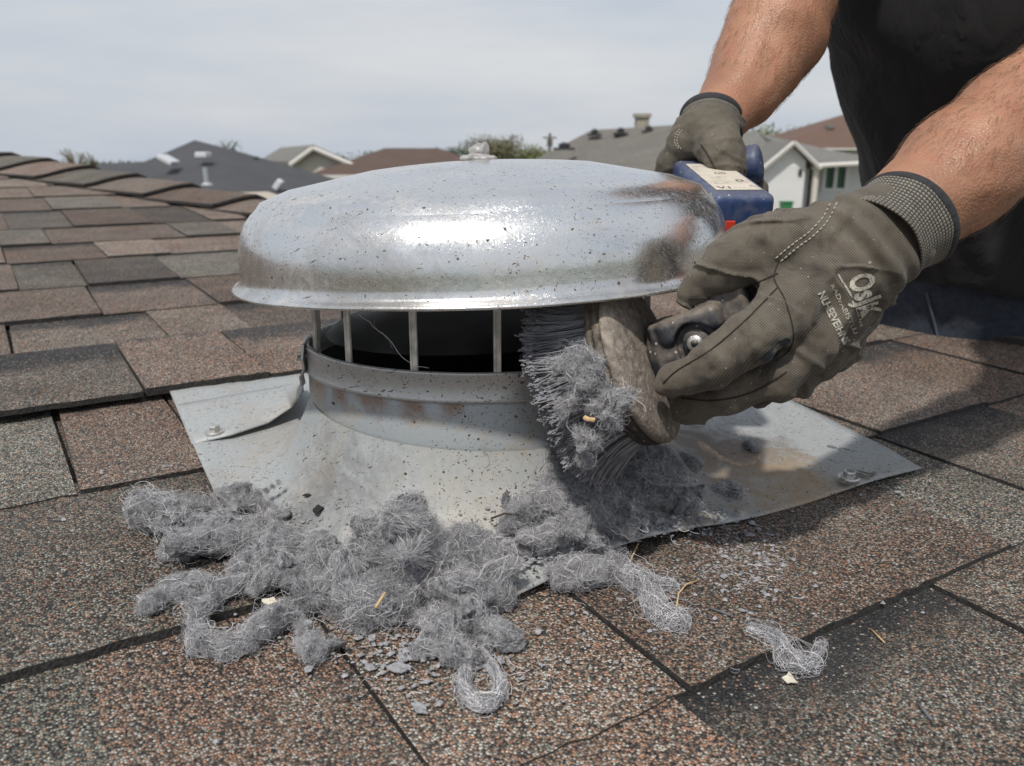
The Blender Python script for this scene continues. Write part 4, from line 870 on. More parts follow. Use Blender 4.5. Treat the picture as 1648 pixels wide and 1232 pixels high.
# bristles: bunched, flaring, slightly bent
def bristles():
    n = 8600; ring_ = RNG.uniform(.34, 1.0, n) ** .7; a = RNG.uniform(0, 2 * math.pi, n); nb = 46
    # gather into tufts
    ab = (np.floor(a / (2 * math.pi) * nb) + .5) / nb * 2 * math.pi; a = ab + (a - ab) * .62
    r0 = ring_ * .0535; k = 7; T = np.linspace(0, 1, k); L = .046 + RNG.normal(size=n) * .0022; fl = (ring_ ** 2) * (.30 + RNG.normal(size=n) * .05) + RNG.normal(size=n) * .03
    A_ = np.zeros((n, k, 3)); sw = RNG.normal(size=n) * .05
    for i, t in enumerate(T):
        rr = r0 + L * fl * (t * .55 + .45 * t * t); h = .0165 + L * t * np.sqrt(np.maximum(1 - (fl * t) ** 2 * .5, .3)) - .010 * (ring_ ** 3) * t
        aa = a + sw * t * t 
        loc = np.stack([rr * np.cos(aa), rr * np.sin(aa), h], 1); A_[:, i] = dc + loc @ DB.T
        A_[:, i] += np.array([0, 0, -.006]) * (t * t) * np.clip(-np.sin(aa), 0, 1)[:, None]
    return A_
BR = bristles()
b = hair('bristles', BR, .00030, M_BRIST); tag(b, kind='stuff'); tp(b)
tips = BR[:, -1]; tdir = BR[:, -1] - BR[:, -2]; tdir /= np.linalg.norm(tdir, axis=1)[:, None]
tips = np.repeat(tips, 2, 0) + RNG.normal(size=(2 * len(tips), 3)) * .0011; tdir = np.repeat(tdir, 2, 0)
ta = np.stack([tips - tdir * .0014, tips, tips + tdir * .0009 + RNG.normal(size=tips.shape) * .0006], 1)
b = hair('bristle_tips', ta, RNG.uniform(.00035, .0007, len(ta)), M_BTIP); tag(b, kind='stuff'); tp(b)
# gear head: a chunky casting with an arched recess for the screw
gc = atY(1133, 545, TY - .004)
g1 = -dn; g2 = nrm(np.array([0.05, 0.05, 1.0]) - g1 * g1[2] * 1.0); g2 = nrm(g2 - g1 * (g2 @ g1)); g3 = np.cross(g1, g2)
if g3[1] > 0: g3 = -g3
GM = np.stack([g1, g2, g3])                                   # rows: away from disc, up, towards the camera
gp_ = lambda a, b_, c: gc + g1 * a + g2 * b_ + g3 * c
sc_c = atY(1117, 553, TY - .030)
def head_fn(P_):
    d = sbox(P_, gp_(-.004, .000, .000), GM, (.024, .021, .024), .0035)
    d = smin(d, sbox(P_, gp_(.022, .010, -.004), GM, (.016, .016, .020), .004), .004)
    d = smin(d, scyl(P_, gp_(-.026, -.004, -.004), g1, .008, .026, .003), .006)
    d = smin(d, sbox(P_, gp_(.000, .012, .016), GM, (.022, .009, .012), .006), .0015)
    q = (P_ - np.asarray(sc_c, np.float32)); qa, qb, qc_ = q @ g1, q @ g2, q @ g3
    arch = np.maximum(np.where(qb < 0, np.abs(qa) - .0135, np.hypot(qa, qb) - .0135), -(qc_ + .010))
    arch = np.maximum(arch, -qb - .03)
    d = smax(d, -arch, .0008)
    return d + .0004 * fbm(P_, 130, 2, 3)
V, F = nets(head_fn, gc - .058, gc + .058, .0009)
tp(mesh('gear_head', V, F, M_TBLACK, None))
b = MB(); sx_ = sc_c - g3 * .010
b.tube([sx_ - g3 * .003, sx_ + g3 * .0035, sx_ + g3 * .0045], [.0092, .0092, .0080], 24, 1); b.tube([sx_ + g3 * .004, sx_ + g3 * .0075, sx_ + g3 * .0085], [.0056, .0056, .0046], 20, 0); b.tube([sx_ + g3 * .0084, sx_ + g3 * .0088], [.0028, .0027], 6, 1)
tp(b.build('screw', [M_SCREW, M_TBLACK], None, True))
# corrugated neck from gear head up to the motor body
n0 = gp_(.030, .014, -.002); n1 = atY(1205, 395, -.045); ax_ = nrm(n1 - n0); pts_, rs_ = [], []
for i in range(33):
    t = i / 32; pts_.append(n0 + (n1 - n0) * t); rs_.append(.0145 + (.0016 if i % 2 else -.0010))
b = MB(); b.tube(pts_, rs_, 28); tp(b.build('corrugated_neck', M_TBLACK, None, False))
# motor body
f0 = atY(1195, 356, -.015); f1 = atY(1108, 280, .165); bd = nrm(f1 - f0); bx_ = nrm(np.cross(bd, (0, 0, 1))); bz = np.cross(bx_, bd); Lb_ = np.linalg.norm(f1 - f0)
BM_ = np.stack([bx_, bd, bz]); bc = (f0 + f1) / 2
bp_ = lambda a, b_, c: bc + bx_ * a + bd * b_ + bz * c
def body_fn(P_):
    d = sbox(P_, bc, BM_, (.0255, Lb_ / 2, .0215), .0065)
    d = smin(d, scyl(P_, bp_(0, Lb_ / 2 + .005, -.006), bd, .03, .027, .008), .01)
    d = smax(d, -sbox(P_, bp_(.0265, .0, -.006), BM_, (.0025, .05, .0012), .0004), .001)
    return d
V, F = nets(body_fn, bc - [.075, .16, .06], bc + [.075, .16, .06], .0019)
motor = tp(mesh('motor_housing', V, F, M_BLUE, None))
for sx2, w2 in ((-.010, .0040), (.008, .0034)):
    b = MB(); b.box(bp_(sx2, -Lb_ / 2 - .0006, -.004), (w2, .0010, .0046), BM_); o = b.build('indicator_light', M_RED, motor, bevel=.0005); o.matrix_parent_inverse = Matrix.Identity(4)
# worn rating label on the top face
def m_label():
    t = NT('worn_rating_label'); v = t.obj(); n = t.noise(v, 60, 5, 0.7); s_ = t.noise(v, 26, 4, 0.6)
    col = t.mix(t.ramp(n, [(0.45, 0.0), (0.75, 0.6)]), (0.56, 0.51, 0.43), (0.30, 0.26, 0.21))
    col = t.mix(t.ramp(s_, [(0.62, 0.0), (0.66, 0.8)]), col, (0.12, 0.13, 0.16))
    return t.fin(Base_Color=col, Roughness=0.6)
lb = MB(); lz = .0219
lb.add([bp_(-.0195, -Lb_ / 2 + .016, lz), bp_(.0185, -Lb_ / 2 + .016, lz), bp_(.0185, Lb_ / 2 - .060, lz), bp_(-.0195, Lb_ / 2 - .060, lz)], [(0, 1, 2, 3)])
lab = tp(lb.build('rating_label', m_label(), None)); lab.data.flip_normals() if lab.data.polygons[0].normal.z < 0 else None
def glyphs(txt, org, x, y, nz, sz, mat, name, par, bold=.0):
    c = D.curves.new('t', 'FONT'); c.body = txt; c.size = sz; c.resolution_u = 3; c.offset = bold
    o = D.objects.new('tmp', c); COL.objects.link(o); dg = bpy.context.evaluated_depsgraph_get(); me = D.meshes.new_from_object(o.evaluated_get(dg)); D.objects.remove(o)
    for q in me.vertices: q.co = Vector(org + x * q.co.x + y * q.co.y + nz * .0003)
    me.materials.clear(); me.materials.append(mat); e_ = D.objects.new(name, me); COL.objects.link(e_); e_.parent = par; return e_
M_INK = flat('label_ink', (.03, .035, .05), .6)
lettering = []
for txt, a, b_, sz in (('V1', -.0165, -Lb_ / 2 + .020, .0115), ('- - -', -.003, -Lb_ / 2 + .021, .006), ('D', .006, -Lb_ / 2 + .047, .010), ('=:.-:=', -.015, -Lb_ / 2 + .038, .006), ('.: -= =', -.012, -Lb_ / 2 + .062, .006), ('ND', -.004, -Lb_ / 2 + .078, .007)):
    glyphs(txt, bp_(a, b_, lz), bx_, bd, bz, sz, M_INK, 'lettering', lab)
b = MB(); q = bp_(-.006, Lb_ / 2 - .035, .0216); b.tube([q - bz * .001, q + bz * .0006], [.0048, .0046], 16, 0); b.tube([q + bz * .0006, q + bz * .001], [.003, .0028], 12, 0); tp(b.build('body_screw', M_TBLACK, None, True))
# side handle with ribs, gripped by the rear hand
h0 = atY(1118, 282, .150); h1 = atY(1214, 264, .128); ha = nrm(h1 - h0)
pts_, rs_ = [], []
for i in range(25):
    t = i / 24; pts_.append(h0 + (h1 - h0) * t); rs_.append(.0182 + (.0006 if i % 2 else 0))
pts_ += [h1 + ha * .003, h1 + ha * .006, h1 + ha * .0075]; rs_ += [.0188, .0165, .010]
b = MB(); b.tube(pts_, rs_, 32); hd_ = tp(b.build('side_handle', M_BLUE, None, True)); sharp(hd_, 55)

# ================================================================== PERSON
person = empty('person', 'person in black T-shirt, jeans and work gloves bending over the roof vent', 'person')
px_m = lambda p: FPX / ((np.asarray(p) - CAM) @ FW)             # photo pixels per metre at a point

# --- arms (shared between body and sleeves)
LA = [atY(1432, 368, -.128), atY(1472, 341, -.118), atY(1545, 272, -.090), atY(1648, 196, -.055), atY(1760, 118, -.005), atY(1830, 70, .04)]
LR = [.0225, .0265, .0385, .0455, .0465, .0440]
LSH = np.array([.735, .30, .60]); RSH = np.array([.405, .345, .72])
RA_ = [atY(1152, 196, .165), atY(1166, 176, .185), atY(1190, 146, .20), atY(1216, 102, .225), atY(1244, 48, .24), atY(1266, 0, .27), atY(1282, -44, .30)]
RR_ = [.0200, .0255, .0330, .0425, .0480, .0490, .0460]
# --- torso
def ell_cap(P_, c0, c1, r0, r1, ax=None):
    """tapered trunk segment with elliptical section (x half-width, y half-depth)"""
    c0 = np.asarray(c0, np.float32); c1 = np.asarray(c1, np.float32); ab = c1 - c0; t = np.clip(((P_ - c0) @ ab) / (ab @ ab), 0, 1)
    q = P_ - c0 - t[:, None] * ab; rx = r0[0] + (r1[0] - r0[0]) * t; ry = r0[1] + (r1[1] - r0[1]) * t
    k = np.sqrt((q[:, 0] / rx) ** 2 + (q[:, 1] / ry) ** 2 + (q[:, 2] / np.minimum(rx, ry)) ** 2); return (k - 1) * np.minimum(rx, ry)
def left_edge(px, py, Y, hw): p = atY(px, py, Y); return p + np.array([hw, 0, 0])
T0 = left_edge(1420, 490, .62, .190); T1 = left_edge(1400, 300, .56, .190); T2 = left_edge(1376, 130, .50, .202); T3 = left_edge(1358, 0, .45, .210)
T4 = (LSH + RSH) / 2 + np.array([0, .06, -.03])
NECK = T4 + np.array([-.03, -.03, .11]); HEAD = NECK + np.array([-.05, -.075, .115])
HIPL, HIPR = T0 + np.array([.085, .02, -.06]), T0 + np.array([-.085, .02, -.06])
KL, KR = HIPL + np.array([.06, .16, -.42]), HIPR + np.array([-.05, .16, -.42]); AL, AR = KL + np.array([.02, .36, -.22]), KR + np.array([-.02, .36, -.22])
def torso(P_, g=0.0):
    d = ell_cap(P_, T0, T1, (.170 + g, .104 + g), (.172 + g, .106 + g))
    d = smin(d, ell_cap(P_, T1, T2, (.172 + g, .106 + g), (.186 + g, .113 + g)), .02)
    d = smin(d, ell_cap(P_, T2, T3, (.186 + g, .113 + g), (.194 + g, .117 + g)), .02)
    d = smin(d, ell_cap(P_, T3, T4, (.196 + g, .118 + g), (.165 + g, .09 + g)), .03)
    return smin(d, chain(P_, [RSH, T4, LSH], [.062 + g, .075 + g, .062 + g]), .05)
def arm(P_, A_, R_, sh, bulge):
    d = chain(P_, A_, R_, .012)
    ax = nrm(A_[1] - A_[0]); side = nrm(np.cross(ax, FW))
    for s_ in (-1, 1): d = smin(d, rc(P_, A_[0] + side * s_ * .007 - ax * .03, A_[2] + side * s_ * .004, R_[0] * .9, R_[2] * .85), .012)
    d = smin(d, rc(P_, A_[-1], sh, R_[-1] * .98, .055), .02)
    return smin(d, rc(P_, A_[2] + bulge, A_[4] + bulge * 1.2, R_[2] * .55, R_[4] * .72), .022)
def body_fn(P_):
    d = torso(P_)
    d = smin(d, arm(P_, LA, LR, LSH, np.array([0, 0, .006])), .02); d = smin(d, arm(P_, RA_, RR_, RSH, np.array([.012, 0, -.010])), .02)
    d = smin(d, rc(P_, T4, NECK + [-.02, -.02, .04], .06, .054), .03)
    h = smin(sell(P_, HEAD + [0, .02, .03], (.078, .098, .088)), sell(P_, HEAD + [0, -.025, -.035], (.060, .072, .078)), .03)          # skull and jaw
    h = smin(h, rc(P_, HEAD + [0, -.088, .012], HEAD + [0, -.112, -.018], .009, .014), .012)                                       # nose
    for s_ in (-1, 1):
        h = smin(h, sell(P_, HEAD + [s_ * .079, .010, .0], (.010, .018, .030)), .006)                                              # ears
        h = smax(h, -sell(P_, HEAD + [s_ * .031, -.098, .014], (.017, .012, .010)), .008); h = smin(h, sell(P_, HEAD + [s_ * .031, -.078, .014], (.013, .013, .012)), .002)
    h = smin(h, sell(P_, HEAD + [0, -.093, -.052], (.026, .008, .009)), .006); h = smax(h, -sell(P_, HEAD + [0, -.104, -.052], (.024, .006, .0022)), .003)
    d = smin(d, h, .025)
    for a, k, n in ((HIPL, KL, AL), (HIPR, KR, AR)): d = smin(d, chain(P_, [a, k, n], [.088, .060, .042], .02), .03)
    for n in (AL, AR): d = smin(d, rc(P_, n, n + [0, .03, -.10], .036, .030), .02)
    for pts, rs in VEINS: d = smin(d, chain(P_, pts, rs), .007)
    return d + .0016 * fbm(P_, 26, 3, 21)
def on_arm(px, py, A_, R_, sink=.0012):
    # a point on the near surface of the forearm under a photo point
    best = None; dr_ = ray(px, py)
    for t in np.linspace(.3, 1.4, 700):
        p = CAM + dr_ * t
        if (chain(p[None].astype(np.float32), A_, R_, .012)[0]) < -sink * 0: return p + nrm(dr_) * sink
    return p
VEINS = []
for path, A_, R_ in (([(1500, 308), (1540, 268), (1590, 246), (1640, 236)], LA, LR), ([(1476, 332), (1520, 318), (1572, 300), (1640, 300)], LA, LR), ([(1545, 250), (1600, 190), (1640, 160)], LA, LR), ([(1172, 168), (1190, 130), (1214, 92), (1222, 60)], RA_, RR_), ([(1196, 176), (1230, 140), (1262, 96)], RA_, RR_)):
    q = [on_arm(x, y, A_, R_) for x, y in path]; VEINS.append((q, [.0018] + [.0030] * (len(q) - 2) + [.0016]))
allp = np.array(LA + RA_ + [T0, T1, T2, T3, HEAD, KL, KR, AL, AR])
V, F = nets(body_fn, allp.min(0) - [.12, .18, .16], allp.max(0) + [.16, .16, .16], .0050)
# tighten the visible forearms with fine relief
body = mesh('body', V, F, M_SKIN, person)
def cloth_noise(P_): return .0075 * fbm(P_ * [1, 1, .35], 8, 3, 33) + .010 * np.exp(-(vnoise(P_ @ np.array([[1, 0, .5], [0, 1, 0], [.2, 0, .35]]), 7, 37) / .10) ** 2) - .002 + .0022 * fbm(P_ * [.4, .4, 1], 22, 2, 35)
hemz = lambda P_: atY(1500, 468, .5)[2] - .10 * (P_[:, 0] - T0[0] + .1) + .004 * np.sin(P_[:, 0] * 40)
def shirt_fn(P_):
    d = torso(P_, .017)
    for A_, sh in ((LA, LSH), (RA_, RSH)): d = smin(d, rc(P_, sh, sh + (A_[-1] - sh) * .62, .070, .064), .03)
    q = P_ - (T2 + np.array([-.035, -.128, 0]))                        # one pressed crease down the front
    d = d - .008 * np.exp(-(q[:, 0] / .008) ** 2) * np.clip(1 - np.abs(q[:, 1]) / .05, 0, 1)
    d = d - cloth_noise(P_)
    d = smax(d, hemz(P_) - P_[:, 2], .004)
    return smax(d, -rc(P_, T4 + [-.0, -.0, .045], NECK, .058, .064), .006)
V, F = nets(shirt_fn, np.minimum(T0, RSH) - [.35, .25, .16], np.maximum(T0, LSH) + [.30, .22, .16], .0066)
mesh('shirt', V, F, M_SHIRT, person)
def jeans_fn(P_):
    d = ell_cap(P_, T0 + (T1 - T0) * .6, T0 + [0, .01, -.05], (.182, .114), (.190, .126))
    for a, k, n in ((HIPL, KL, AL), (HIPR, KR, AR)): d = smin(d, chain(P_, [a, k, n], [.100, .074, .060], .02), .035)
    d = d - .004 * fbm(P_, 17, 3, 51) - .003 * fbm(P_ * [1, 1, .4], 30, 2, 52)
    return d
jp = np.array([T0, KL, KR, AL, AR]); V, F = nets(jeans_fn, jp.min(0) - [.22, .2, .11], jp.max(0) + [.22, .11, .32], .0085)
jn = mesh('jeans', V, F, M_JEANS, person)
jb = BVHTree.FromPolygons([Vector(v) for v in V], F.tolist())
def cast(bvh, px, py, lift=.0004):
    d = Vector(ray(px, py)).normalized(); h = bvh.ray_cast(Vector(CAM), d)
    if h[0] is None: return None
    n = h[1]; n = -n if n.dot(d) > 0 else n
    return np.array(h[0] + n * lift), np.array(n)
b = MB(); q = [cast(jb, 1492 + k * 1.5, 470 + k * 6, .002) for k in range(18)]; q = [p[0] for p in q if p]
if len(q) > 3: b.tube(q, .0022, 5); b.build('seam', flat('pale_jean_seam', (.06, .075, .10), .9), jn)
# hair on the head
def hair_fn(P_): return np.maximum(sell(P_, HEAD + [0, .028, .038], (.086, .104, .094)), -(P_[:, 2] - HEAD[2] - .02 + (P_[:, 1] - HEAD[1]) * .7)) - .003 * fbm(P_, 60, 3, 61)
V, F = nets(hair_fn, HEAD - [.11, .11, .11], HEAD + [.11, .16, .15], .006); mesh('hair', V, F, M_HEADHAIR, person)

# --- gloves
def cuff(par, a0, h0, d0, a1, h1, d1, n=72, m=44):
    """ribbed knit cuff: centre, half vector in view, half vector in depth at the hand end and at the arm end"""
    V = []; F = []; uv = []
    for j in range(m + 1):
        t = j / m; c = a0 + (a1 - a0) * t; hh = h0 + (h1 - h0) * t; dd = d0 + (d1 - d0) * t
        k = 1 - .05 * math.sin(t * math.pi) + .010 * math.sin(t * 2 * math.pi * 13) + (.02 * max(0, 1 - t * 7))
        for i in range(n + 1):
            a = 2 * math.pi * i / n; k2 = k + .012 * math.sin(3 * a + 1.2) + .008 * math.sin(7 * a + t * 4); V.append(c + (hh * math.cos(a) + dd * math.sin(a)) * k2); uv.append((i / n, t))
    w_ = n + 1; F = np.array([(j * w_ + i, j * w_ + i + 1, (j + 1) * w_ + i + 1, (j + 1) * w_ + i) for j in range(m) for i in range(n)])
    o = mesh('cuff', V, F, M_KNIT, par); ul = o.data.uv_layers.new(name='UVMap'); li = np.zeros(len(o.data.loops), np.int32); o.data.loops.foreach_get('vertex_index', li); ul.data.foreach_set('uv', np.array(uv, np.float32)[li].ravel())
    s_ = o.modifiers.new('thickness', 'SOLIDIFY'); s_.thickness = .0016; s_.offset = 0
    # binding round the opening
    b = MB(); R_ = .0030; N_ = 72; axd = nrm(a1 - a0); ring = []
    for i in range(N_):
        a = 2 * math.pi * i / N_; ring.append((a1 + (h1 * math.cos(a) + d1 * math.sin(a)) * (1.0 + .012 * math.sin(3 * a + 1.2)), nrm(h1 * math.cos(a) + d1 * math.sin(a))))
    Vb = []; 
    for p, r_ in ring:
        for k in range(10):
            a = 2 * math.pi * k / 10; Vb.append(p + axd * (.0016 + math.cos(a) * .0046) + r_ * math.sin(a) * .0021)
    Fb = [(i * 10 + k, ((i + 1) % N_) * 10 + k, ((i + 1) % N_) * 10 + (k + 1) % 10, i * 10 + (k + 1) % 10) for i in range(N_) for k in range(10)]
    bd_ = mesh('cuff_binding', Vb, np.array(Fb), M_BIND, par)
    return o
def glove_wrinkle(P_, n_, amp=1.0):
    f_ = vnoise(P_ @ np.array([[.5, .2, 0], [.1, 1.0, .2], [.9, .1, 1.2]]), 34, 75)
    return amp * (.0016 * np.exp(-(f_ / .10) ** 2) - .0005 + .0013 * fbm(P_, 55, 3, 71) + .0007 * fbm(P_ @ np.array([[1, .2, 0], [0, .35, .1], [.3, 0, 1]]), 120, 2, 72))
# front glove (left hand), gripping the gear head
G = lambda px, py, Y: atY(px, py, Y)
glove = empty('glove', 'left work glove with white lettering gripping the gear head'); del glove['label']; glove['label'] = 'glove with pale lettering on its back'; glove.parent = person
YO = .004
thumb = [G(1350, 372, -.155 + YO), G(1240, 396, -.168 + YO), G(1166, 430, -.172 + YO), G(1118, 466, -.160 + YO)]; thr = [.0210, .0205, .0162, .0112]
fing = {
 'index': ([G(1268, 492, -.196 + YO), G(1205, 546, -.214 + YO), G(1142, 592, -.212 + YO), G(1079, 614, -.194 + YO)], [.0175, .0158, .0138, .0112]),
 'middle': ([G(1300, 556, -.188 + YO), G(1248, 606, -.200 + YO), G(1168, 636, -.196 + YO), G(1100, 652, -.180 + YO)], [.0160, .0140, .0122, .0108]),
 'ring': ([G(1330, 566, -.160 + YO), G(1278, 602, -.166 + YO), G(1222, 622, -.152 + YO), G(1170, 618, -.124 + YO)], [.0145, .0128, .0115, .0100]),
 'little': ([G(1352, 560, -.135 + YO), G(1304, 590, -.134 + YO), G(1262, 598, -.116 + YO), G(1226, 590, -.094 + YO)], [.0128, .0112, .0100, .0090])}
meta = [([G(1408, 362, -.158 + YO), G(1276, 480, -.192 + YO)], [.0155, .0185]), ([G(1420, 390, -.158 + YO), G(1300, 545, -.188 + YO)], [.0150, .0185]), ([G(1422, 418, -.154 + YO), G(1332, 560, -.162 + YO)], [.0140, .0165]), ([G(1432, 440, -.142 + YO), G(1354, 552, -.140 + YO)], [.0115, .0145]),
        ([G(1400, 400, -.140 + YO), G(1320, 500, -.148 + YO)], [.022, .020])]
def hand_fn(meta, thumb, thr, fing, amp, web=None, tk=.016):
    def fn(P_):
        h = None
        for pts, rs in meta:
            e_ = chain(P_, pts, rs); h = e_ if h is None else smin(h, e_, .014)
        if web is not None: h = smin(h, chain(P_, web[0], web[1]), .012)
        d = h
        for pts, rs in fing.values():
            fd = chain(P_, pts, rs, .005)
            for i in (1, 2):                                        # cloth gathers on the knuckles
                q = np.linalg.norm(P_ - np.asarray(pts[i], np.float32), axis=1); fd = fd - .0010 * np.exp(-(q / (rs[i] * 1.1)) ** 2)
            d = np.minimum(d, smin(h, fd, .009))
        d = np.minimum(d, smin(h, chain(P_, thumb, thr, .006), tk))
        return d - glove_wrinkle(P_, None, amp)
    return fn
allg = np.array([p for pts, _ in list(fing.values()) + meta for p in pts] + thumb)
gfn = hand_fn(meta, thumb, thr, fing, 1.5)
_c0 = G(1401, 391, -.160 + YO); _c1 = G(1432, 371, -.150 + YO); _hv = (G(1454, 449, -.160 + YO) - G(1349, 327, -.160 + YO)) / 2
def gfn2(P_):
    d = gfn(P_)
    for s_ in (-.42, 0, .42): d = smin(d, rc(P_, _c0 + _hv * s_ - (_c1 - _c0) * .4, _c1 + _hv * s_, .0205, .0200), .008)
    # gathers where the hand narrows into the cuff
    a_ = G(1395, 395, -.16); ax = nrm(G(1440, 362, -.16) - G(1330, 470, -.17)); s_ = (P_ - np.asarray(a_, np.float32)) @ ax
    d = d + .0016 * np.exp(-(s_ / .02) ** 2) * np.sin(s_ * 420)
    return d
V, F = nets(gfn2, allg.min(0) - .03, allg.max(0) + .03, .00125)
shell = mesh('glove_shell', V, F, M_GLOVE, glove)
gb = BVHTree.FromPolygons([Vector(v) for v in V], F.tolist())
axw = G(1460, 355, -.14) - G(1404, 390, -.15)
def perp_depth(a0, a1, hh, r): d = nrm(np.cross(a1 - a0, hh)); return d * r
c0, c1 = G(1401, 391, -.160 + YO), G(1458, 355, -.146 + YO + .012)
hv0 = (G(1454, 449, -.160 + YO) - G(1349, 327, -.160 + YO)) / 2; hv1 = (G(1504, 424, -.146 + YO + .012) - G(1417, 287, -.146 + YO + .012)) / 2
cuff(glove, c0, hv0, perp_depth(c0, c1, hv0, .0290), c1, hv1, perp_depth(c0, c1, hv1, .0295))
# lettering on the back of the glove: flat print laid on the cloth
def print_on(bvh, txt, px, py, ddir, size_px, ln_px, mat, par, bold=0.0, name='lettering'):
    c = D.curves.new('t', 'FONT'); c.body = txt; c.size = 1.0; c.resolution_u = 3; c.offset = bold
    o = D.objects.new('tmp', c); COL.objects.link(o); dg = bpy.context.evaluated_depsgraph_get(); me = D.meshes.new_from_object(o.evaluated_get(dg)); D.objects.remove(o)
    bm = bmesh.new(); bm.from_mesh(me); bmesh.ops.triangulate(bm, faces=bm.faces[:]); bmesh.ops.subdivide_edges(bm, edges=[e_ for e_ in bm.edges if e_.calc_length() > .25], cuts=2); bm.to_mesh(me); bm.free()
    xs = [q.co.x for q in me.vertices]; x0, x1 = min(xs), max(xs); dx, dy = nrm(ddir); ux, uy = dy, -dx
    for q in me.vertices:
        s_ = (q.co.x - x0) / (x1 - x0) * ln_px; t_ = q.co.y / .73 * size_px
        h = cast(bvh, px + dx * s_ + ux * t_, py + dy * s_ + uy * t_, .0005); q.co = Vector(h[0]) if h else Vector((0, 0, -2))
    bm = bmesh.new(); bm.from_mesh(me); bmesh.ops.delete(bm, geom=[v for v in bm.verts if v.co.z < -1], context='VERTS'); bm.to_mesh(me); bm.free()
    me.materials.clear(); me.materials.append(mat); e_ = D.objects.new(name, me); COL.objects.link(e_); e_.parent = par
print_on(gb, 'OsJ\u03ba', 1364, 448, (23, 60), 41, 68, M_PRINT, glove, .035)
print_on(gb, '\u00b0', 1389, 424, (23, 60), 12, 4, M_PRINT, glove, .02)
print_on(gb, 'xADrABISTLU', 1336, 458, (40, 84), 8, 88, M_PRINT, glove, .006)
print_on(gb, 'oLuIIst', 1374, 487, (10, 40), 6, 40, M_PRINT, glove, .004)
print_on(gb, 'NLHEEVEIHNS', 1315, 473, (43, 84), 13, 92, M_PRINT, glove, .025)
def ribbon(bvh, pts, wd, mat, name, par, lift=.0005):
    b = MB(); L_ = []
    for i, p in enumerate(pts):
        a = np.array(pts[max(i - 1, 0)], float); c = np.array(pts[min(i + 1, len(pts) - 1)], float); t = nrm(c - a); n_ = np.array([-t[1], t[0]]) * wd / 2
        h1_, h2_ = cast(bvh, *(np.array(p) + n_), lift), cast(bvh, *(np.array(p) - n_), lift)
        if h1_ and h2_: L_.append((h1_[0], h2_[0]))
    for (a, b_), (c, d) in zip(L_, L_[1:]): b.add([a, b_, d, c], [(0, 1, 2, 3)])
    if b.v: return b.build(name, mat, par)
ln = lambda a, b_, n: [(a[0] + (b_[0] - a[0]) * i / n, a[1] + (b_[1] - a[1]) * i / n) for i in range(n + 1)]
ribbon(gb, ln((1348, 441), (1371, 479), 10), 3.2, M_PRINT, 'printed_rule', glove)
def spline(pts, n):
    pts = np.array(pts, float); t = np.linspace(0, len(pts) - 1, n); out = []
    for s_ in t:
        i = min(int(s_), len(pts) - 2); f_ = s_ - i; p0, p1, p2, p3 = pts[max(i - 1, 0)], pts[i], pts[i + 1], pts[min(i + 2, len(pts) - 1)]
        out.append(.5 * ((2 * p1) + (-p0 + p2) * f_ + (2 * p0 - 5 * p1 + 4 * p2 - p3) * f_ ** 2 + (-p0 + 3 * p1 - 3 * p2 + p3) * f_ ** 3))
    return np.array(out)
def stitches(bvh, path, pitch_px, ln_px, wd, par, rad_=.00042):
    p = spline(path, 400); s_ = np.concatenate([[0], np.cumsum(np.linalg.norm(np.diff(p, axis=0), axis=1))]); b = MB(); x = 0
    while x + ln_px < s_[-1]:
        q = []
        for k in range(4):
            y = x + ln_px * k / 3; c = (np.interp(y, s_, p[:, 0]), np.interp(y, s_, p[:, 1])); h = cast(bvh, *c, .0003 + .0003 * math.sin(k / 3 * math.pi))
            if h: q.append(h[0])
        if len(q) == 4: b.tube(q, rad_, 5)
        x += pitch_px
    if b.v:
        o = b.build('stitching', M_THREAD, par, True); return o
sp_ = [(1347, 326), (1334, 352), (1310, 378), (1280, 400), (1256, 420)]
stitches(gb, sp_, 8, 5, 1, glove); stitches(gb, [(x - 8, y - 5) for x, y in sp_], 8, 5, 1, glove)
# seams: dark piping along the fingers
M_SEAM = flat('dark_glove_seam', (.020, .017, .013), .9)
def seam(bvh, path, par, r=.0006, mat=None, n=40, name='seam'):
    q = [cast(bvh, *p, .0001) for p in spline(path, n)]; q = [h[0] for h in q if h]
    if len(q) > 3: b = MB(); b.tube(q, r, 6); return b.build(name, mat or M_SEAM, par, True)
seam(gb, [(1252, 462), (1200, 515), (1145, 562), (1090, 596), (1068, 616)], glove)
seam(gb, [(1266, 598), (1212, 630), (1150, 644), (1096, 640)], glove)
seam(gb, [(1252, 440), (1200, 462), (1150, 478), (1108, 480)], glove)
seam(gb, [(1254, 418), (1246, 448), (1262, 480), (1276, 530), (1272, 560), (1250, 580)], glove, .0005)
ribbon(gb, spline([(1218, 588), (1236, 572), (1254, 556), (1264, 549), (1268, 551)], 14), 11, flat('blue_black_lining', (.030, .036, .048), .8), 'finger_gusset', glove, .0006)
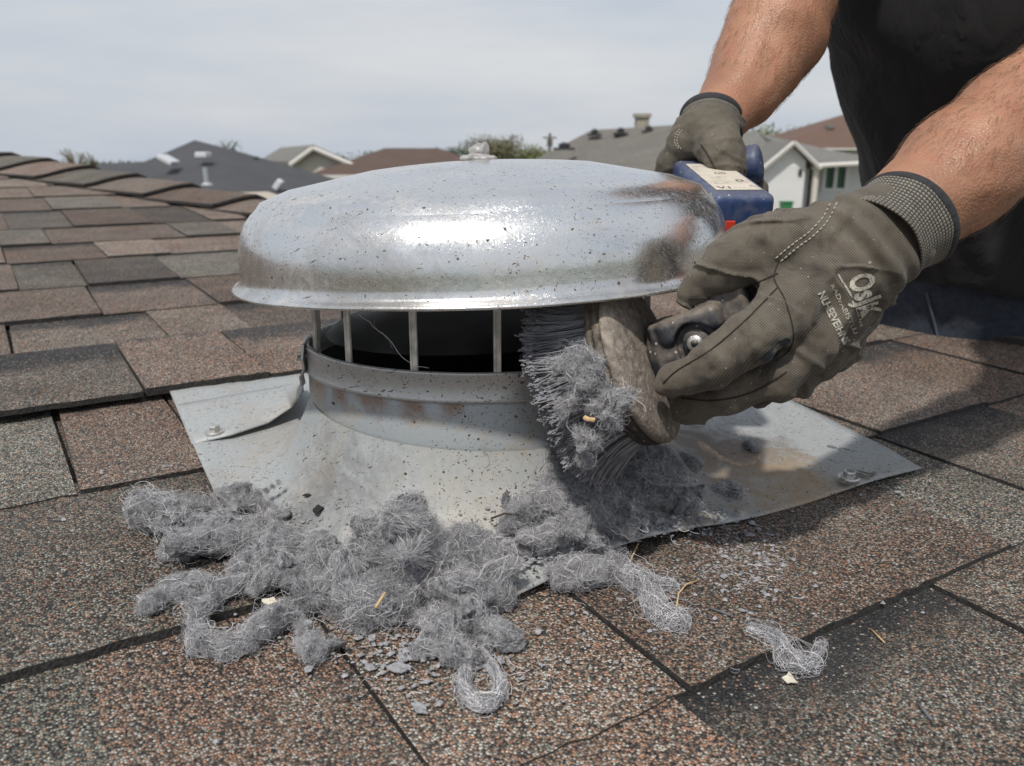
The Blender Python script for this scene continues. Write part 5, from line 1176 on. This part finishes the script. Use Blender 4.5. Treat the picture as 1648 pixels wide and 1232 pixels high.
# rear glove (right hand) round the side handle
glove2 = empty('glove', 'plain glove wrapped round the blue side handle'); glove2.parent = person
thumb2 = [G(1150, 214, .118), G(1158, 238, .100), G(1166, 258, .090), G(1174, 277, .084)]; thr2 = [.0215, .0190, .0168, .0142]
fing2 = {
 'index': ([G(1110, 216, .132), G(1097, 232, .128), G(1078, 262, .136), G(1066, 288, .150)], [.0165, .0140, .0125, .0110]),
 'middle': ([G(1122, 210, .150), G(1108, 240, .178), G(1122, 282, .180), G(1146, 300, .160)], [.0165, .0145, .0135, .0115]),
 'ring': ([G(1142, 206, .160), G(1138, 240, .190), G(1160, 290, .182), G(1200, 303, .150)], [.0160, .0140, .0130, .0112]),
 'little': ([G(1164, 206, .158), G(1172, 240, .184), G(1196, 288, .172), G(1219, 308, .140)], [.0150, .0132, .0125, .0118])}
meta2 = [([G(1130, 206, .142), G(1112, 220, .134)], [.019, .0175]), ([G(1140, 206, .146), G(1124, 218, .150)], [.019, .0175]), ([G(1152, 207, .150), G(1146, 218, .158)], [.019, .0170]), ([G(1163, 210, .150), G(1164, 218, .156)], [.017, .0160]), ([G(1148, 210, .130), G(1153, 228, .116)], [.021, .020])]
allg2 = np.array([p for pts, _ in list(fing2.values()) + meta2 for p in pts] + thumb2)
V, F = nets(hand_fn(meta2, thumb2, thr2, fing2, 1.15, None, .009), allg2.min(0) - .035, allg2.max(0) + .035, .0018)
mesh('glove_shell', V, F, M_GLOVE2, glove2)
gb2 = BVHTree.FromPolygons([Vector(v) for v in V], F.tolist())
c0, c1 = G(1143, 192, .126), G(1151, 178, .140)
ca = nrm((.16, .66, .56)); c1 = G(1143, 192, .158); c0 = c1 - ca * .024; cd = nrm(np.array([0, 0, 1]) - ca * ca[2]); ch_ = np.cross(ca, cd)
cuff(glove2, c0, ch_ * .0300, cd * .0285, c1, ch_ * .0285, cd * .0265, m=30)
sp_ = [(1094, 208), (1088, 216), (1086, 226), (1089, 234), (1094, 240)]
stitches(gb2, sp_, 4.5, 3, 1, glove2, .0004); stitches(gb2, [(x + 4, y + 1) for x, y in sp_], 4.5, 3, 1, glove2, .0004)
seam(gb2, [(1128, 232), (1140, 250), (1152, 272), (1166, 286), (1180, 284), (1192, 274)], glove2, .0007, n=30)
# fine hair on the forearms
def arm_hair():
    me = body.data; n = len(me.vertices); co = np.zeros(n * 3, np.float32); no = np.zeros(n * 3, np.float32); me.vertices.foreach_get('co', co); me.vertices.foreach_get('normal', no); co = co.reshape(-1, 3); no = no.reshape(-1, 3)
    out = []
    for A_, cnt, smin_, smax_ in ((LA, 3800, .06, .98), (RA_, 1500, .15, .9)):
        a, b_ = np.array(A_[1]), np.array(A_[-1]); ab = b_ - a; t = ((co - a) @ ab) / (ab @ ab); dist = np.linalg.norm(co - a - np.clip(t, 0, 1)[:, None] * ab, axis=1)
        idx = np.where((t > smin_) & (t < smax_) & (dist < .062))[0]; pick = RNG.choice(idx, cnt); ax = -nrm(ab)
        p = co[pick] + RNG.normal(size=(cnt, 3)) * .0022; nn = no[pick]; p -= nn * (((p - co[pick]) * nn).sum(1))[:, None]; g_ = ax + RNG.normal(size=(cnt, 3)) * .28 + np.array([0, 0, -.35]); g_ -= nn * (g_ * nn).sum(1)[:, None]; g_ /= np.linalg.norm(g_, axis=1)[:, None]
        L_ = RNG.uniform(.005, .013, cnt)[:, None]; out.append(np.stack([p - nn * .0006] + [p + g_ * L_ * s_ + nn * L_ * (.42 * s_ - .30 * s_ * s_) for s_ in (.33, .66, 1.0)], 1))
    tag(hair('arm_hair', np.concatenate(out), .000095, M_HAIR, person, .4), kind='stuff')
arm_hair()

# ================================================================== LINT AND LITTER
def resample(P_, n):
    P_ = np.array(P_); s_ = np.concatenate([[0], np.cumsum(np.linalg.norm(np.diff(P_, axis=0), axis=1))]); s_ = s_ / max(s_[-1], 1e-9); t = np.linspace(0, 1, n); return np.stack([np.interp(t, s_, P_[:, k]) for k in range(P_.shape[1])], 1)
def keep_above(p, eps=.0006):
    u, v, n = p @ RU, p @ RV, p @ RN; return p + RN * np.maximum(SN(u, v) + eps - n, 0)[..., None]
def lint(label, strokes, n_f=700, core=True, fl=(.02, .05), fr=.000095, rough=.34, curl=.55, fuzz=1.0, seed=0, on=None, group='clumps of lint pulled out of the vent', res=None, name='lint_clump', wild=.08, spurs=1.0):
    """strokes: list of [(px, py, radius_m, lift_m), ...] laid on the roof; core felt plus loose fibres"""
    r_ = np.random.default_rng(seed + 100); SP, SR = [], []
    for st_ in strokes:
        if on is None: pts = [(*on_surf(x, y, rr * .55 + lf), rr, lf) for x, y, rr, lf in st_]
        else: pts = [(*atY(x, y, Y), rr, 0) for x, y, rr, Y in st_]
        q = spline(pts, max(6, 5 * len(pts))); p = q[:, :3]
        SP.append(p); SR.append(q[:, 3])
        if core:
            for _ in range(max(3, int(len(st_) * spurs))):                    # torn spurs that break the outline
                i = r_.integers(0, len(p)); v_ = r_.normal(size=3); v_[2] = abs(v_[2]) * .7 - .15; v_ /= np.linalg.norm(v_); r0 = q[i, 3]; L0 = r0 * r_.uniform(.7, 1.6); w_ = r_.normal(size=3) * .5
                sp3 = np.array([p[i] + v_ * r0 * .3, p[i] + v_ * (r0 * .5 + L0 * .5), p[i] + v_ * (r0 * .4 + L0) + w_ * r0 * .5])
                if on is None: sp3 = keep_above(sp3, .001)
                SP.append(resample(sp3, 6)); SR.append(np.linspace(r0 * .5, r0 * .10, 6))
    allp = np.concatenate(SP); allr = np.concatenate(SR); mr = allr.max()
    base = allp.mean(0); root = None
    def cfn(P_, full=True):
        d = None
        for p, rr in zip(SP, SR):
            st2 = max(1, len(p) // 12)
            e_ = chain(P_, p[::st2], rr[::st2] * .66, float(mr) * .3); d = e_ if d is None else smin(d, e_, float(mr) * .2)
        d = d + mr * rough * 1.4 * fbm(P_, .62 / mr, 3, seed)
        # torn folds: creases along warped sheets
        wv_ = np.abs(vnoise(P_ + .004 * np.stack([vnoise(P_, 70, seed + 5), vnoise(P_, 70, seed + 6), vnoise(P_, 70, seed + 7)], 1), 85, seed + 9)); d = d + .0062 * np.clip(.30 - wv_, 0, 1) / .30 * min(1, mr / .012)
        if full: d = d + .0022 * fbm(P_, 210, 3, seed + 3)
        return d
    if core:
        V, F = nets(cfn, allp.min(0) - mr * 1.9, allp.max(0) + mr * 1.9, res or max(.00105, mr * .05))
        if on is None:
            V = keep_above(V, .0004)
        root = mesh(name, V, F, M_LINT, None); cen = V.mean(0)
    n = int(n_f * (6.0 if core else 2.6)); k = 10
    w = np.concatenate([np.full(len(r), 1.0) * r for r in SR]); w /= w.sum(); i0 = r_.choice(len(allp), n, p=w)
    T_ = np.concatenate([np.gradient(p, axis=0) for p in SP]); T_ /= np.maximum(np.linalg.norm(T_, axis=1), 1e-9)[:, None]
    off = r_.normal(size=(n, 3)); off /= np.linalg.norm(off, axis=1)[:, None]; off[:, 2] = np.abs(off[:, 2]) * .9 + off[:, 2] * .1
    pos = allp[i0] + off * (allr[i0] * r_.uniform(.7, 1.15, n) if core else allr[i0] * r_.uniform(0, 1, n))[:, None]
    dr = T_[i0] * r_.choice([-1, 1], n)[:, None] * (.9 if not core else .45) + r_.normal(size=(n, 3)) * .75; dr /= np.linalg.norm(dr, axis=1)[:, None]
    long_ = r_.random(n) < (.10 if core else .5); L_ = np.where(long_, r_.uniform(fl[0], fl[1], n), r_.uniform(.004, .014, n)) / (k - 1); ax = r_.normal(size=(n, 3)); ax /= np.linalg.norm(ax, axis=1)[:, None]; cu = r_.normal(size=n) * curl
    A_ = np.zeros((n, k, 3)); free = r_.random(n) < wild; hug = .0006 + .0035 * r_.random(n) ** 2.2 * fuzz
    for j in range(k):
        A_[:, j] = pos
        c_ = np.cos(cu)[:, None]; s_ = np.sin(cu)[:, None]; dr = dr * c_ + np.cross(ax, dr) * s_ + ax * (ax * dr).sum(1)[:, None] * (1 - c_) + r_.normal(size=(n, 3)) * .16
        dr /= np.linalg.norm(dr, axis=1)[:, None]; pos = pos + dr * L_[:, None]
        # hold to the body of the clump
        d2 = ((pos[:, None, :] - allp[None]) ** 2).sum(2); nn = d2.argmin(1); o_ = pos - allp[nn]; dist = np.linalg.norm(o_, axis=1); od = o_ / np.maximum(dist, 1e-9)[:, None]
        if core:
            dd = cfn(pos.astype(np.float32), False); mx = np.where(free, .009, hug); pos = pos - od * np.clip(dd - mx, 0, .004)[:, None] + od * np.clip(-dd - .0005, 0, .004)[:, None]
        else:
            lim = allr[nn] * np.where(free, 2.0, 1.0); over = dist > lim
            pos = np.where(over[:, None], allp[nn] + od * (lim + (dist - lim) * .25)[:, None], pos)
        if on is None: pos = keep_above(pos)
    rr = np.where(long_, r_.uniform(.7, 1.3, n), r_.uniform(.35, .75, n)) * fr
    if core:
        hf = hair('fuzz', A_[~long_], rr[~long_], M_FUZZ, root, .7); hf['kind'] = 'stuff'; A_ = A_[long_]; rr = rr[long_]
    h = hair('fibres' if root is not None else name, A_, rr, M_FIBRE, root, .6)
    top = root if root is not None else h
    tag(top, label, 'lint', group)
    if root is not None: h['kind'] = 'stuff'
    return top
Q = 1.0
lint('woolly grey clump lying on bare shingle at the far left of the lint', [[(232, 838, .012, 0), (262, 828, .018, .002), (300, 832, .018, .002), (325, 842, .012, 0)]], 1500, seed=1, curl=.6)
lint('matted grey clump on the plate edge behind the left clumps', [[(362, 808, .012, 0), (390, 808, .016, .003), (425, 822, .010, 0)], [(425, 822, .008, 0), (440, 838, .006, 0)]], 600, seed=2, rough=.45, fl=(.008, .02))
lint('long fuzzy roll of lint across the left edge of the plate', [[(272, 892, .010, 0), (305, 880, .014, .004), (360, 866, .015, .006), (420, 864, .014, .005), (470, 866, .010, .001)]], 1700, seed=3)
lint('small ragged tuft lying apart at the lower left', [[(240, 972, .009, 0), (268, 958, .010, 0), (295, 946, .008, 0), (325, 956, .006, 0)], [(295, 946, .005, 0), (305, 932, .004, 0)]], 700, seed=4, fl=(.008, .022), rough=.45)
lint('thick rope of lint bent into a U with frayed end', [[(480, 918, .009, .003), (435, 922, .009, .004), (380, 940, .008, .002), (334, 976, .0075, .001), (314, 1008, .0070, 0), (328, 1036, .0072, 0), (365, 1042, .0076, 0), (410, 1020, .009, .001), (452, 990, .010, .002), (500, 972, .009, .002)]], 2600, seed=5, rough=.26, fl=(.02, .045), curl=.4)
lint('layered slab of compacted lint in the left middle of the heap', [[(388, 918, .012, .002), (430, 900, .015, .005), (480, 890, .015, .006), (515, 892, .012, .004)], [(440, 930, .012, .004), (500, 920, .013, .005)]], 1400, seed=6, rough=.42, fl=(.012, .035))
lint('tall woolly heap of lint, the highest of all', [[(640, 900, .022, .010), (652, 860, .022, .022), (648, 838, .018, .026)], [(690, 900, .018, .008), (670, 868, .020, .016)], [(608, 905, .016, .008), (640, 872, .018, .016)]], 4200, seed=7, curl=.7, rough=.38, wild=.10)
lint('broad fuzzy mound spreading in front of the tall heap', [[(528, 958, .017, .002), (580, 950, .020, .004), (630, 955, .020, .004), (680, 945, .016, .002)], [(560, 925, .016, .006), (620, 920, .018, .006)], [(540, 985, .010, 0), (610, 990, .011, 0), (660, 985, .010, 0)]], 4200, seed=8, curl=.65, rough=.40, wild=.09)
lint('loose hairy mat draped over the front edge of the plate', [[(740, 880, .016, .004), (768, 905, .015, .002), (790, 935, .012, .001), (800, 968, .009, 0)], [(722, 920, .015, .002), (760, 960, .012, 0)]], 3000, seed=9, curl=.55, rough=.42, wild=.12)
lint('crumbly pile of lint in front of the collar', [[(818, 850, .009, 0), (850, 826, .012, .002), (890, 802, .013, .003), (930, 790, .012, .002)]], 1500, seed=10, rough=.5, fl=(.01, .03))
lint('lumpy grey wad below the brush with a red flake on it', [[(850, 872, .011, .001), (900, 858, .013, .002), (950, 850, .014, .003), (1000, 846, .011, .001)], [(930, 818, .012, .003), (985, 812, .012, .003)]], 2200, seed=11, rough=.46, fl=(.012, .035))
lint('round woolly ball of lint directly under the wire brush', [[(1035, 772, .017, .003), (1060, 754, .018, .004), (1080, 768, .013, .001)]], 1600, seed=12, curl=.7)
lint('gritty tail of lint at the right end of the pile on the plate', [[(1000, 800, .012, .001), (1050, 808, .011, 0), (1095, 806, .009, 0), (1120, 800, .006, 0)]], 900, seed=13, rough=.5, fl=(.008, .022))
lint('flat pale mat hanging over the plate edge right of centre', [[(905, 938, .010, .001), (945, 922, .013, .002), (985, 918, .010, .001), (1010, 930, .008, 0)]], 1700, seed=14, curl=.5, wild=.12)
lint('wispy tail of lint trailing down the shingle right of centre', [[(1012, 930, .009, 0), (1040, 940, .008, 0), (1050, 965, .0075, 0), (1066, 992, .0075, 0), (1092, 1000, .007, 0)], [(1058, 938, .004, 0), (1078, 942, .004, 0)]], 1100, seed=15, core=False, fr=.00013)
lint('frayed bunch of lint above the small loop in the foreground', [[(705, 1020, .010, 0), (735, 1012, .013, .001), (765, 1022, .012, 0), (810, 1030, .008, 0)], [(690, 1002, .006, 0), (690, 975, .005, 0)], [(700, 1045, .006, 0), (735, 1052, .008, 0)]], 1900, seed=16, rough=.5, fl=(.012, .03), curl=.6, wild=.12)
lint('thin loop of twisted lint nearest the camera', [[(752, 1045, .0040, 0), (750, 1075, .0030, 0), (747, 1106, .0030, 0), (764, 1132, .0034, 0), (788, 1134, .0032, 0), (804, 1108, .0026, 0), (792, 1074, .0024, 0), (768, 1046, .003, 0)]], 900, seed=17, core=False, fr=.00013, fl=(.02, .045), curl=.25)
lint('flat torn scrap of lint hanging off the U-shaped rope', [[(482, 1000, .006, 0), (488, 1022, .006, 0), (496, 1042, .009, 0), (514, 1046, .006, 0)]], 420, seed=18, rough=.6, fl=(.006, .016))
lint('curly wisp of lint lying alone at the right', [[(1212, 1013, .0030, 0), (1240, 1022, .0042, 0), (1256, 1044, .0058, 0), (1272, 1066, .0058, 0), (1298, 1070, .0040, 0), (1316, 1056, .0024, 0), (1321, 1036, .0018, 0)]], 420, seed=19, core=False, fr=.00013, fl=(.02, .05), curl=.4, wild=.2)
lint('little tuft of lint resting on the stained plate', [[(1158, 788, .004, 0), (1172, 784, .0065, 0), (1186, 792, .006, 0)]], 300, seed=20, core=False, fr=.00013, fl=(.01, .025))
lint('dark little wad of lint beside the disc rim on the plate', [[(1106, 738, .0055, 0), (1118, 752, .006, 0)]], 160, seed=21, fl=(.005, .012))
lint('dark speck of lint near the tan smear on the plate', [[(1204, 718, .0055, 0), (1216, 724, .0045, 0)]], 110, seed=22, fl=(.005, .010))
lint('ragged lint caught among the bristles of the brush', [[(900, 590, .0035, -.205), (925, 600, .0055, -.213), (950, 622, .006, -.217)], [(905, 655, .006, -.206), (930, 650, .006, -.214), (965, 662, .007, -.218), (992, 684, .005, -.216)], [(978, 640, .006, -.219), (1012, 640, .0035, -.217)], [(935, 700, .005, -.213), (958, 712, .006, -.214)], [(925, 570, .003, -.208), (948, 582, .0035, -.213), (940, 600, .004, -.213)]], 1700, seed=23, rough=.6, on=1, fl=(.010, .03), wild=.22, res=.0012, group=None, spurs=2.4)
lint('small grey tuft clinging low on the bristles', [[(936, 735, .0035, -.200), (944, 748, .0045, -.200)]], 150, seed=24, on=1, fl=(.006, .014), group=None, res=.0012)
# crumbs and flakes of felt shaken loose: uncountable
def crumbs():
    r_ = np.random.default_rng(5); zones = [(1000, 800, 1150, 860, 420, .0010), (800, 850, 900, 910, 420, .0013), (1110, 830, 1260, 960, 520, .0009), (600, 1000, 710, 1095, 130, .0011), (500, 990, 860, 1120, 160, .0010), (430, 810, 520, 850, 110, .0008), (760, 820, 1000, 900, 320, .0012), (1000, 880, 1400, 1000, 160, .0009), (200, 960, 520, 1080, 30, .0011), (1380, 770, 1560, 870, 120, .0008), (0, 640, 300, 900, 26, .0010), (430, 805, 520, 860, 40, .0009), (1000, 1000, 1640, 1220, 24, .0010), (560, 640, 900, 800, 26, .0007), (860, 960, 1130, 1120, 50, .0010), (0, 900, 900, 1225, 60, .0008)]
    V, F = [], []; ico = np.array([(0, 0, 1), (.9, 0, .1), (.28, .86, .0), (-.73, .53, .1), (-.73, -.53, 0), (.28, -.86, .1), (0, 0, -.6)]); fc = [(0, 1, 2), (0, 2, 3), (0, 3, 4), (0, 4, 5), (0, 5, 1), (6, 2, 1), (6, 3, 2), (6, 4, 3), (6, 5, 4), (6, 1, 5)]
    for x0, y0, x1, y1, n, s_ in zones:
        for _ in range(n):
            p = on_surf(np.clip(r_.normal((x0 + x1) / 2, (x1 - x0) / 3.4), x0 - 20, x1 + 20), np.clip(r_.normal((y0 + y1) / 2, (y1 - y0) / 3.4), y0 - 15, y1 + 15)); z = s_ * r_.lognormal(0, .45); a = r_.uniform(0, 6.28); c_, sn = math.cos(a), math.sin(a)
            q = ico * (1 + r_.normal(size=(7, 1)) * .22) * z * [1.3, 1.0, .7]; q = np.stack([q[:, 0] * c_ - q[:, 1] * sn, q[:, 0] * sn + q[:, 1] * c_, q[:, 2]], 1)
            b0 = len(V); V += list(p + RN * (z * .4 + .0006) + q); F += [tuple(i + b0 for i in f) for f in fc]
    tag(mesh('lint_crumbs', V, np.array(F), M_CRUMB, None, False), 'pale grey lint crumbs scattered over plate and shingles', 'crumbs', None, 'stuff')
    # loose hairs
    H_ = []
    for x0, y0, x1, y1, n in ((520, 1000, 900, 1120, 40), (1080, 840, 1260, 960, 130), (200, 800, 520, 1060, 30), (900, 900, 1300, 1090, 30), (560, 720, 880, 860, 16), (1100, 740, 1400, 830, 14)):
        for _ in range(n):
            p = on_surf(r_.uniform(x0, x1), r_.uniform(y0, y1)) + RN * .0008; a = r_.uniform(0, 6.28); L_ = r_.uniform(.004, .016); cu = r_.normal() * .4; q = [p]
            for k in range(7): q.append(q[-1] + (RU * math.cos(a) + RV * math.sin(a)) * L_ / 7 + RN * r_.normal() * .0003); a += cu
            H_.append(q)
    tag(hair('loose_fibres', np.array(H_), .00017, M_FIBRE), 'single lint hairs strewn over plate and shingles', 'fibres', None, 'stuff')
crumbs()
def flake(px, py, s_, mat, name, label, cat, group=None, asp=1.0, lift=0.0, thick=.0006, on=None, seed=0):
    r_ = random.Random(seed); p = (on_surf(px, py, .0012 + lift)) if on is None else atY(px, py, on); n = 9; a0 = r_.uniform(0, 6.28); c_, sn = math.cos(a0), math.sin(a0); T_ = []
    for i in range(n):
        a = 2 * math.pi * i / n; rr = s_ * r_.uniform(.55, 1.25); x, y = rr * math.cos(a) * asp, rr * math.sin(a) / asp; T_.append(p + RU * (x * c_ - y * sn) + RV * (x * sn + y * c_) + RN * (r_.uniform(0, .35) * s_))
    V = T_ + [p + RN * .25 * s_] + [q - RN * thick for q in T_] + [p - RN * thick]; F = [(i, (i + 1) % n, n) for i in range(n)] + [(n + 1 + (i + 1) % n, n + 1 + i, 2 * n + 1) for i in range(n)] + [(i, n + 1 + i, n + 1 + (i + 1) % n, (i + 1) % n) for i in range(n)]
    return tag(mesh(name, V, F, mat, None, False), label, cat, group)
flake(640, 1076, .0062, M_CRUMB, 'lint_flake', 'torn grey felt flake on shingle between the U rope and the small loop', 'lint flake', 'flat flakes of felt', 1.15, seed=2)
flake(648, 1060, .0045, M_CRUMB, 'lint_flake', 'grey felt flake touching the torn flake just behind it', 'lint flake', 'flat flakes of felt', 1.2, seed=3)
flake(678, 1034, .0032, M_CRUMB, 'lint_flake', 'rounded grey felt flake below the broad mound', 'lint flake', 'flat flakes of felt', seed=4)
flake(598, 1026, .0030, M_CRUMB, 'lint_flake', 'pointed grey felt flake left of the rounded flake', 'lint flake', 'flat flakes of felt', 1.3, seed=5)
flake(676, 1140, .0045, M_CRUMB, 'lint_flake', 'pale felt flake lying alone low in the middle foreground', 'lint flake', 'flat flakes of felt', 1.3, seed=6)
flake(866, 1016, .0030, M_CRUMB, 'lint_flake', 'small pale flake right of the frayed bunch', 'lint flake', 'flat flakes of felt', seed=7)
flake(163, 760, .0030, M_CRUMB, 'lint_flake', 'thin pale flake on shingle left of the plate, the outer one', 'lint flake', 'flat flakes of felt', 1.6, seed=8)
flake(270, 750, .0028, M_CRUMB, 'lint_flake', 'thin pale flake on shingle close to the plate edge', 'lint flake', 'flat flakes of felt', 1.6, seed=9)
flake(1270, 1094, .0048, M_CHIP, 'paper_scrap', 'cream scrap lying below the curly wisp of lint', 'scrap', None, 1.1, seed=10)
flake(434, 968, .0040, M_CHIP, 'paper_scrap', 'cream scrap stuck on the U-shaped lint rope', 'scrap', None, 1.2, .022, seed=11)
flake(900, 803, .0038, M_LEAFBIT, 'leaf_bit', 'rust-red flake of leaf on the lint pile', 'leaf bit', None, 1.5, .016, seed=12)
flake(950, 674, .0036, M_STRAW, 'bark_bit', 'orange-tan bark bit caught in the lint on the brush', 'bark bit', None, 1.3, 0, .0012, -.238, seed=13)
flake(516, 818, .0062, M_BLACK, 'dirt_flake', 'black flake of dirt on the plate behind the lint', 'dirt flake', 'black flakes of dirt', 1.3, seed=14)
flake(497, 797, .0032, M_BLACK, 'dirt_flake', 'smaller black dirt flake just behind the big one', 'dirt flake', 'black flakes of dirt', 1.3, seed=15)
def stick(pts, r, mat, name, label, cat, group=None, lift=.002):
    b = MB(); q = [on_surf(x, y, lift + l) for x, y, l in pts]; b.tube(q, r, 6); return tag(b.build(name, mat, None, True), label, cat, group)
stick([(604, 978, .020), (620, 953, .026)], .0010, M_STRAW, 'straw', 'short thick straw standing out of the broad mound', 'straw', 'bits of straw')
stick([(1011, 910, .004), (1027, 874, .006)], .0006, M_STRAW, 'straw', 'thin straw leaning at the plate edge beside the wispy tail', 'straw', 'bits of straw')
stick([(1089, 975, 0), (1092, 955, 0), (1104, 940, .002), (1128, 932, .001)], .0006, M_STRAW, 'straw', 'curved straw on shingle right of the wispy tail', 'straw', 'bits of straw')
stick([(560, 886, .030), (580, 892, .030)], .0007, M_STRAW, 'straw', 'straw lying on the left flank of the tall heap', 'straw', 'bits of straw')
stick([(1402, 1012, 0), (1424, 1034, 0)], .0005, M_STRAW, 'straw', 'straw splinter on the dark patch of the right-hand shingle', 'straw', 'bits of straw')
stick([(790, 834, .012), (812, 826, .014), (835, 828, .012)], .0007, M_TWIG, 'twig', 'thin dark twig on lint in front of the collar', 'twig')
stick([(1142, 978, 0), (1160, 984, 0), (1176, 990, 0)], .0007, M_FIBRE, 'lint_thread', 'pale straight thread on shingle right of the wispy tail', 'thread')
stick([(1478, 1132, 0), (1488, 1144, 0), (1500, 1158, 0)], .0009, M_FIBRE, 'lint_thread', 'short pale thread on shingle at the lower right', 'thread')
# tan mud smear drawn on the plate
def smear():
    path = spline([on_surf(1126, 712), on_surf(1150, 732), on_surf(1180, 748), on_surf(1205, 748), on_surf(1222, 734)], 30); wd = np.interp(np.linspace(0, 1, 30), [0, .2, .6, .8, 1], [.004, .0085, .0085, .008, .003]); V = []; r_ = np.random.default_rng(4)
    for i, p in enumerate(path):
        t = nrm(path[min(i + 1, 29)] - path[max(i - 1, 0)]); n_ = nrm(np.cross(RN, t))
        for s_ in (-1, -.5, 0, .5, 1):
            q = keep_above((p + n_ * s_ * wd[i] * (1 + r_.normal() * .18))[None], .0002)[0]; V.append(q + RN * (.0010 * (1 - s_ * s_) + r_.uniform(0, .0004)))
    F = np.array([(i * 5 + j, i * 5 + j + 1, i * 5 + 6 + j, i * 5 + 5 + j) for i in range(29) for j in range(4)])
    tag(mesh('mud_smear', V, F, flat('dry_tan_mud', (.36, .27, .20), .9, 0, .3, 200, .6), None), 'dry tan mud smear on the right side of the flashing plate', 'mud')
smear()
# stand every Empty at the base of its thing
bpy.context.view_layer.update()
for o in [x for x in S.objects if x.type == 'EMPTY' and x.parent is None and x is not house and x.matrix_world.translation.length < 1e-6]:
    pts = [c.matrix_world @ Vector(k) for c in o.children_recursive if c.type == 'MESH' for k in c.bound_box]
    if not pts: continue
    lo_ = Vector([min(p[i] for p in pts) for i in range(3)]); hi_ = Vector([max(p[i] for p in pts) for i in range(3)]); o.location = ((lo_.x + hi_.x) / 2, (lo_.y + hi_.y) / 2, lo_.z)
    inv = Matrix.Translation(o.location).inverted()
    for c in o.children: c.matrix_parent_inverse = inv @ c.matrix_parent_inverse
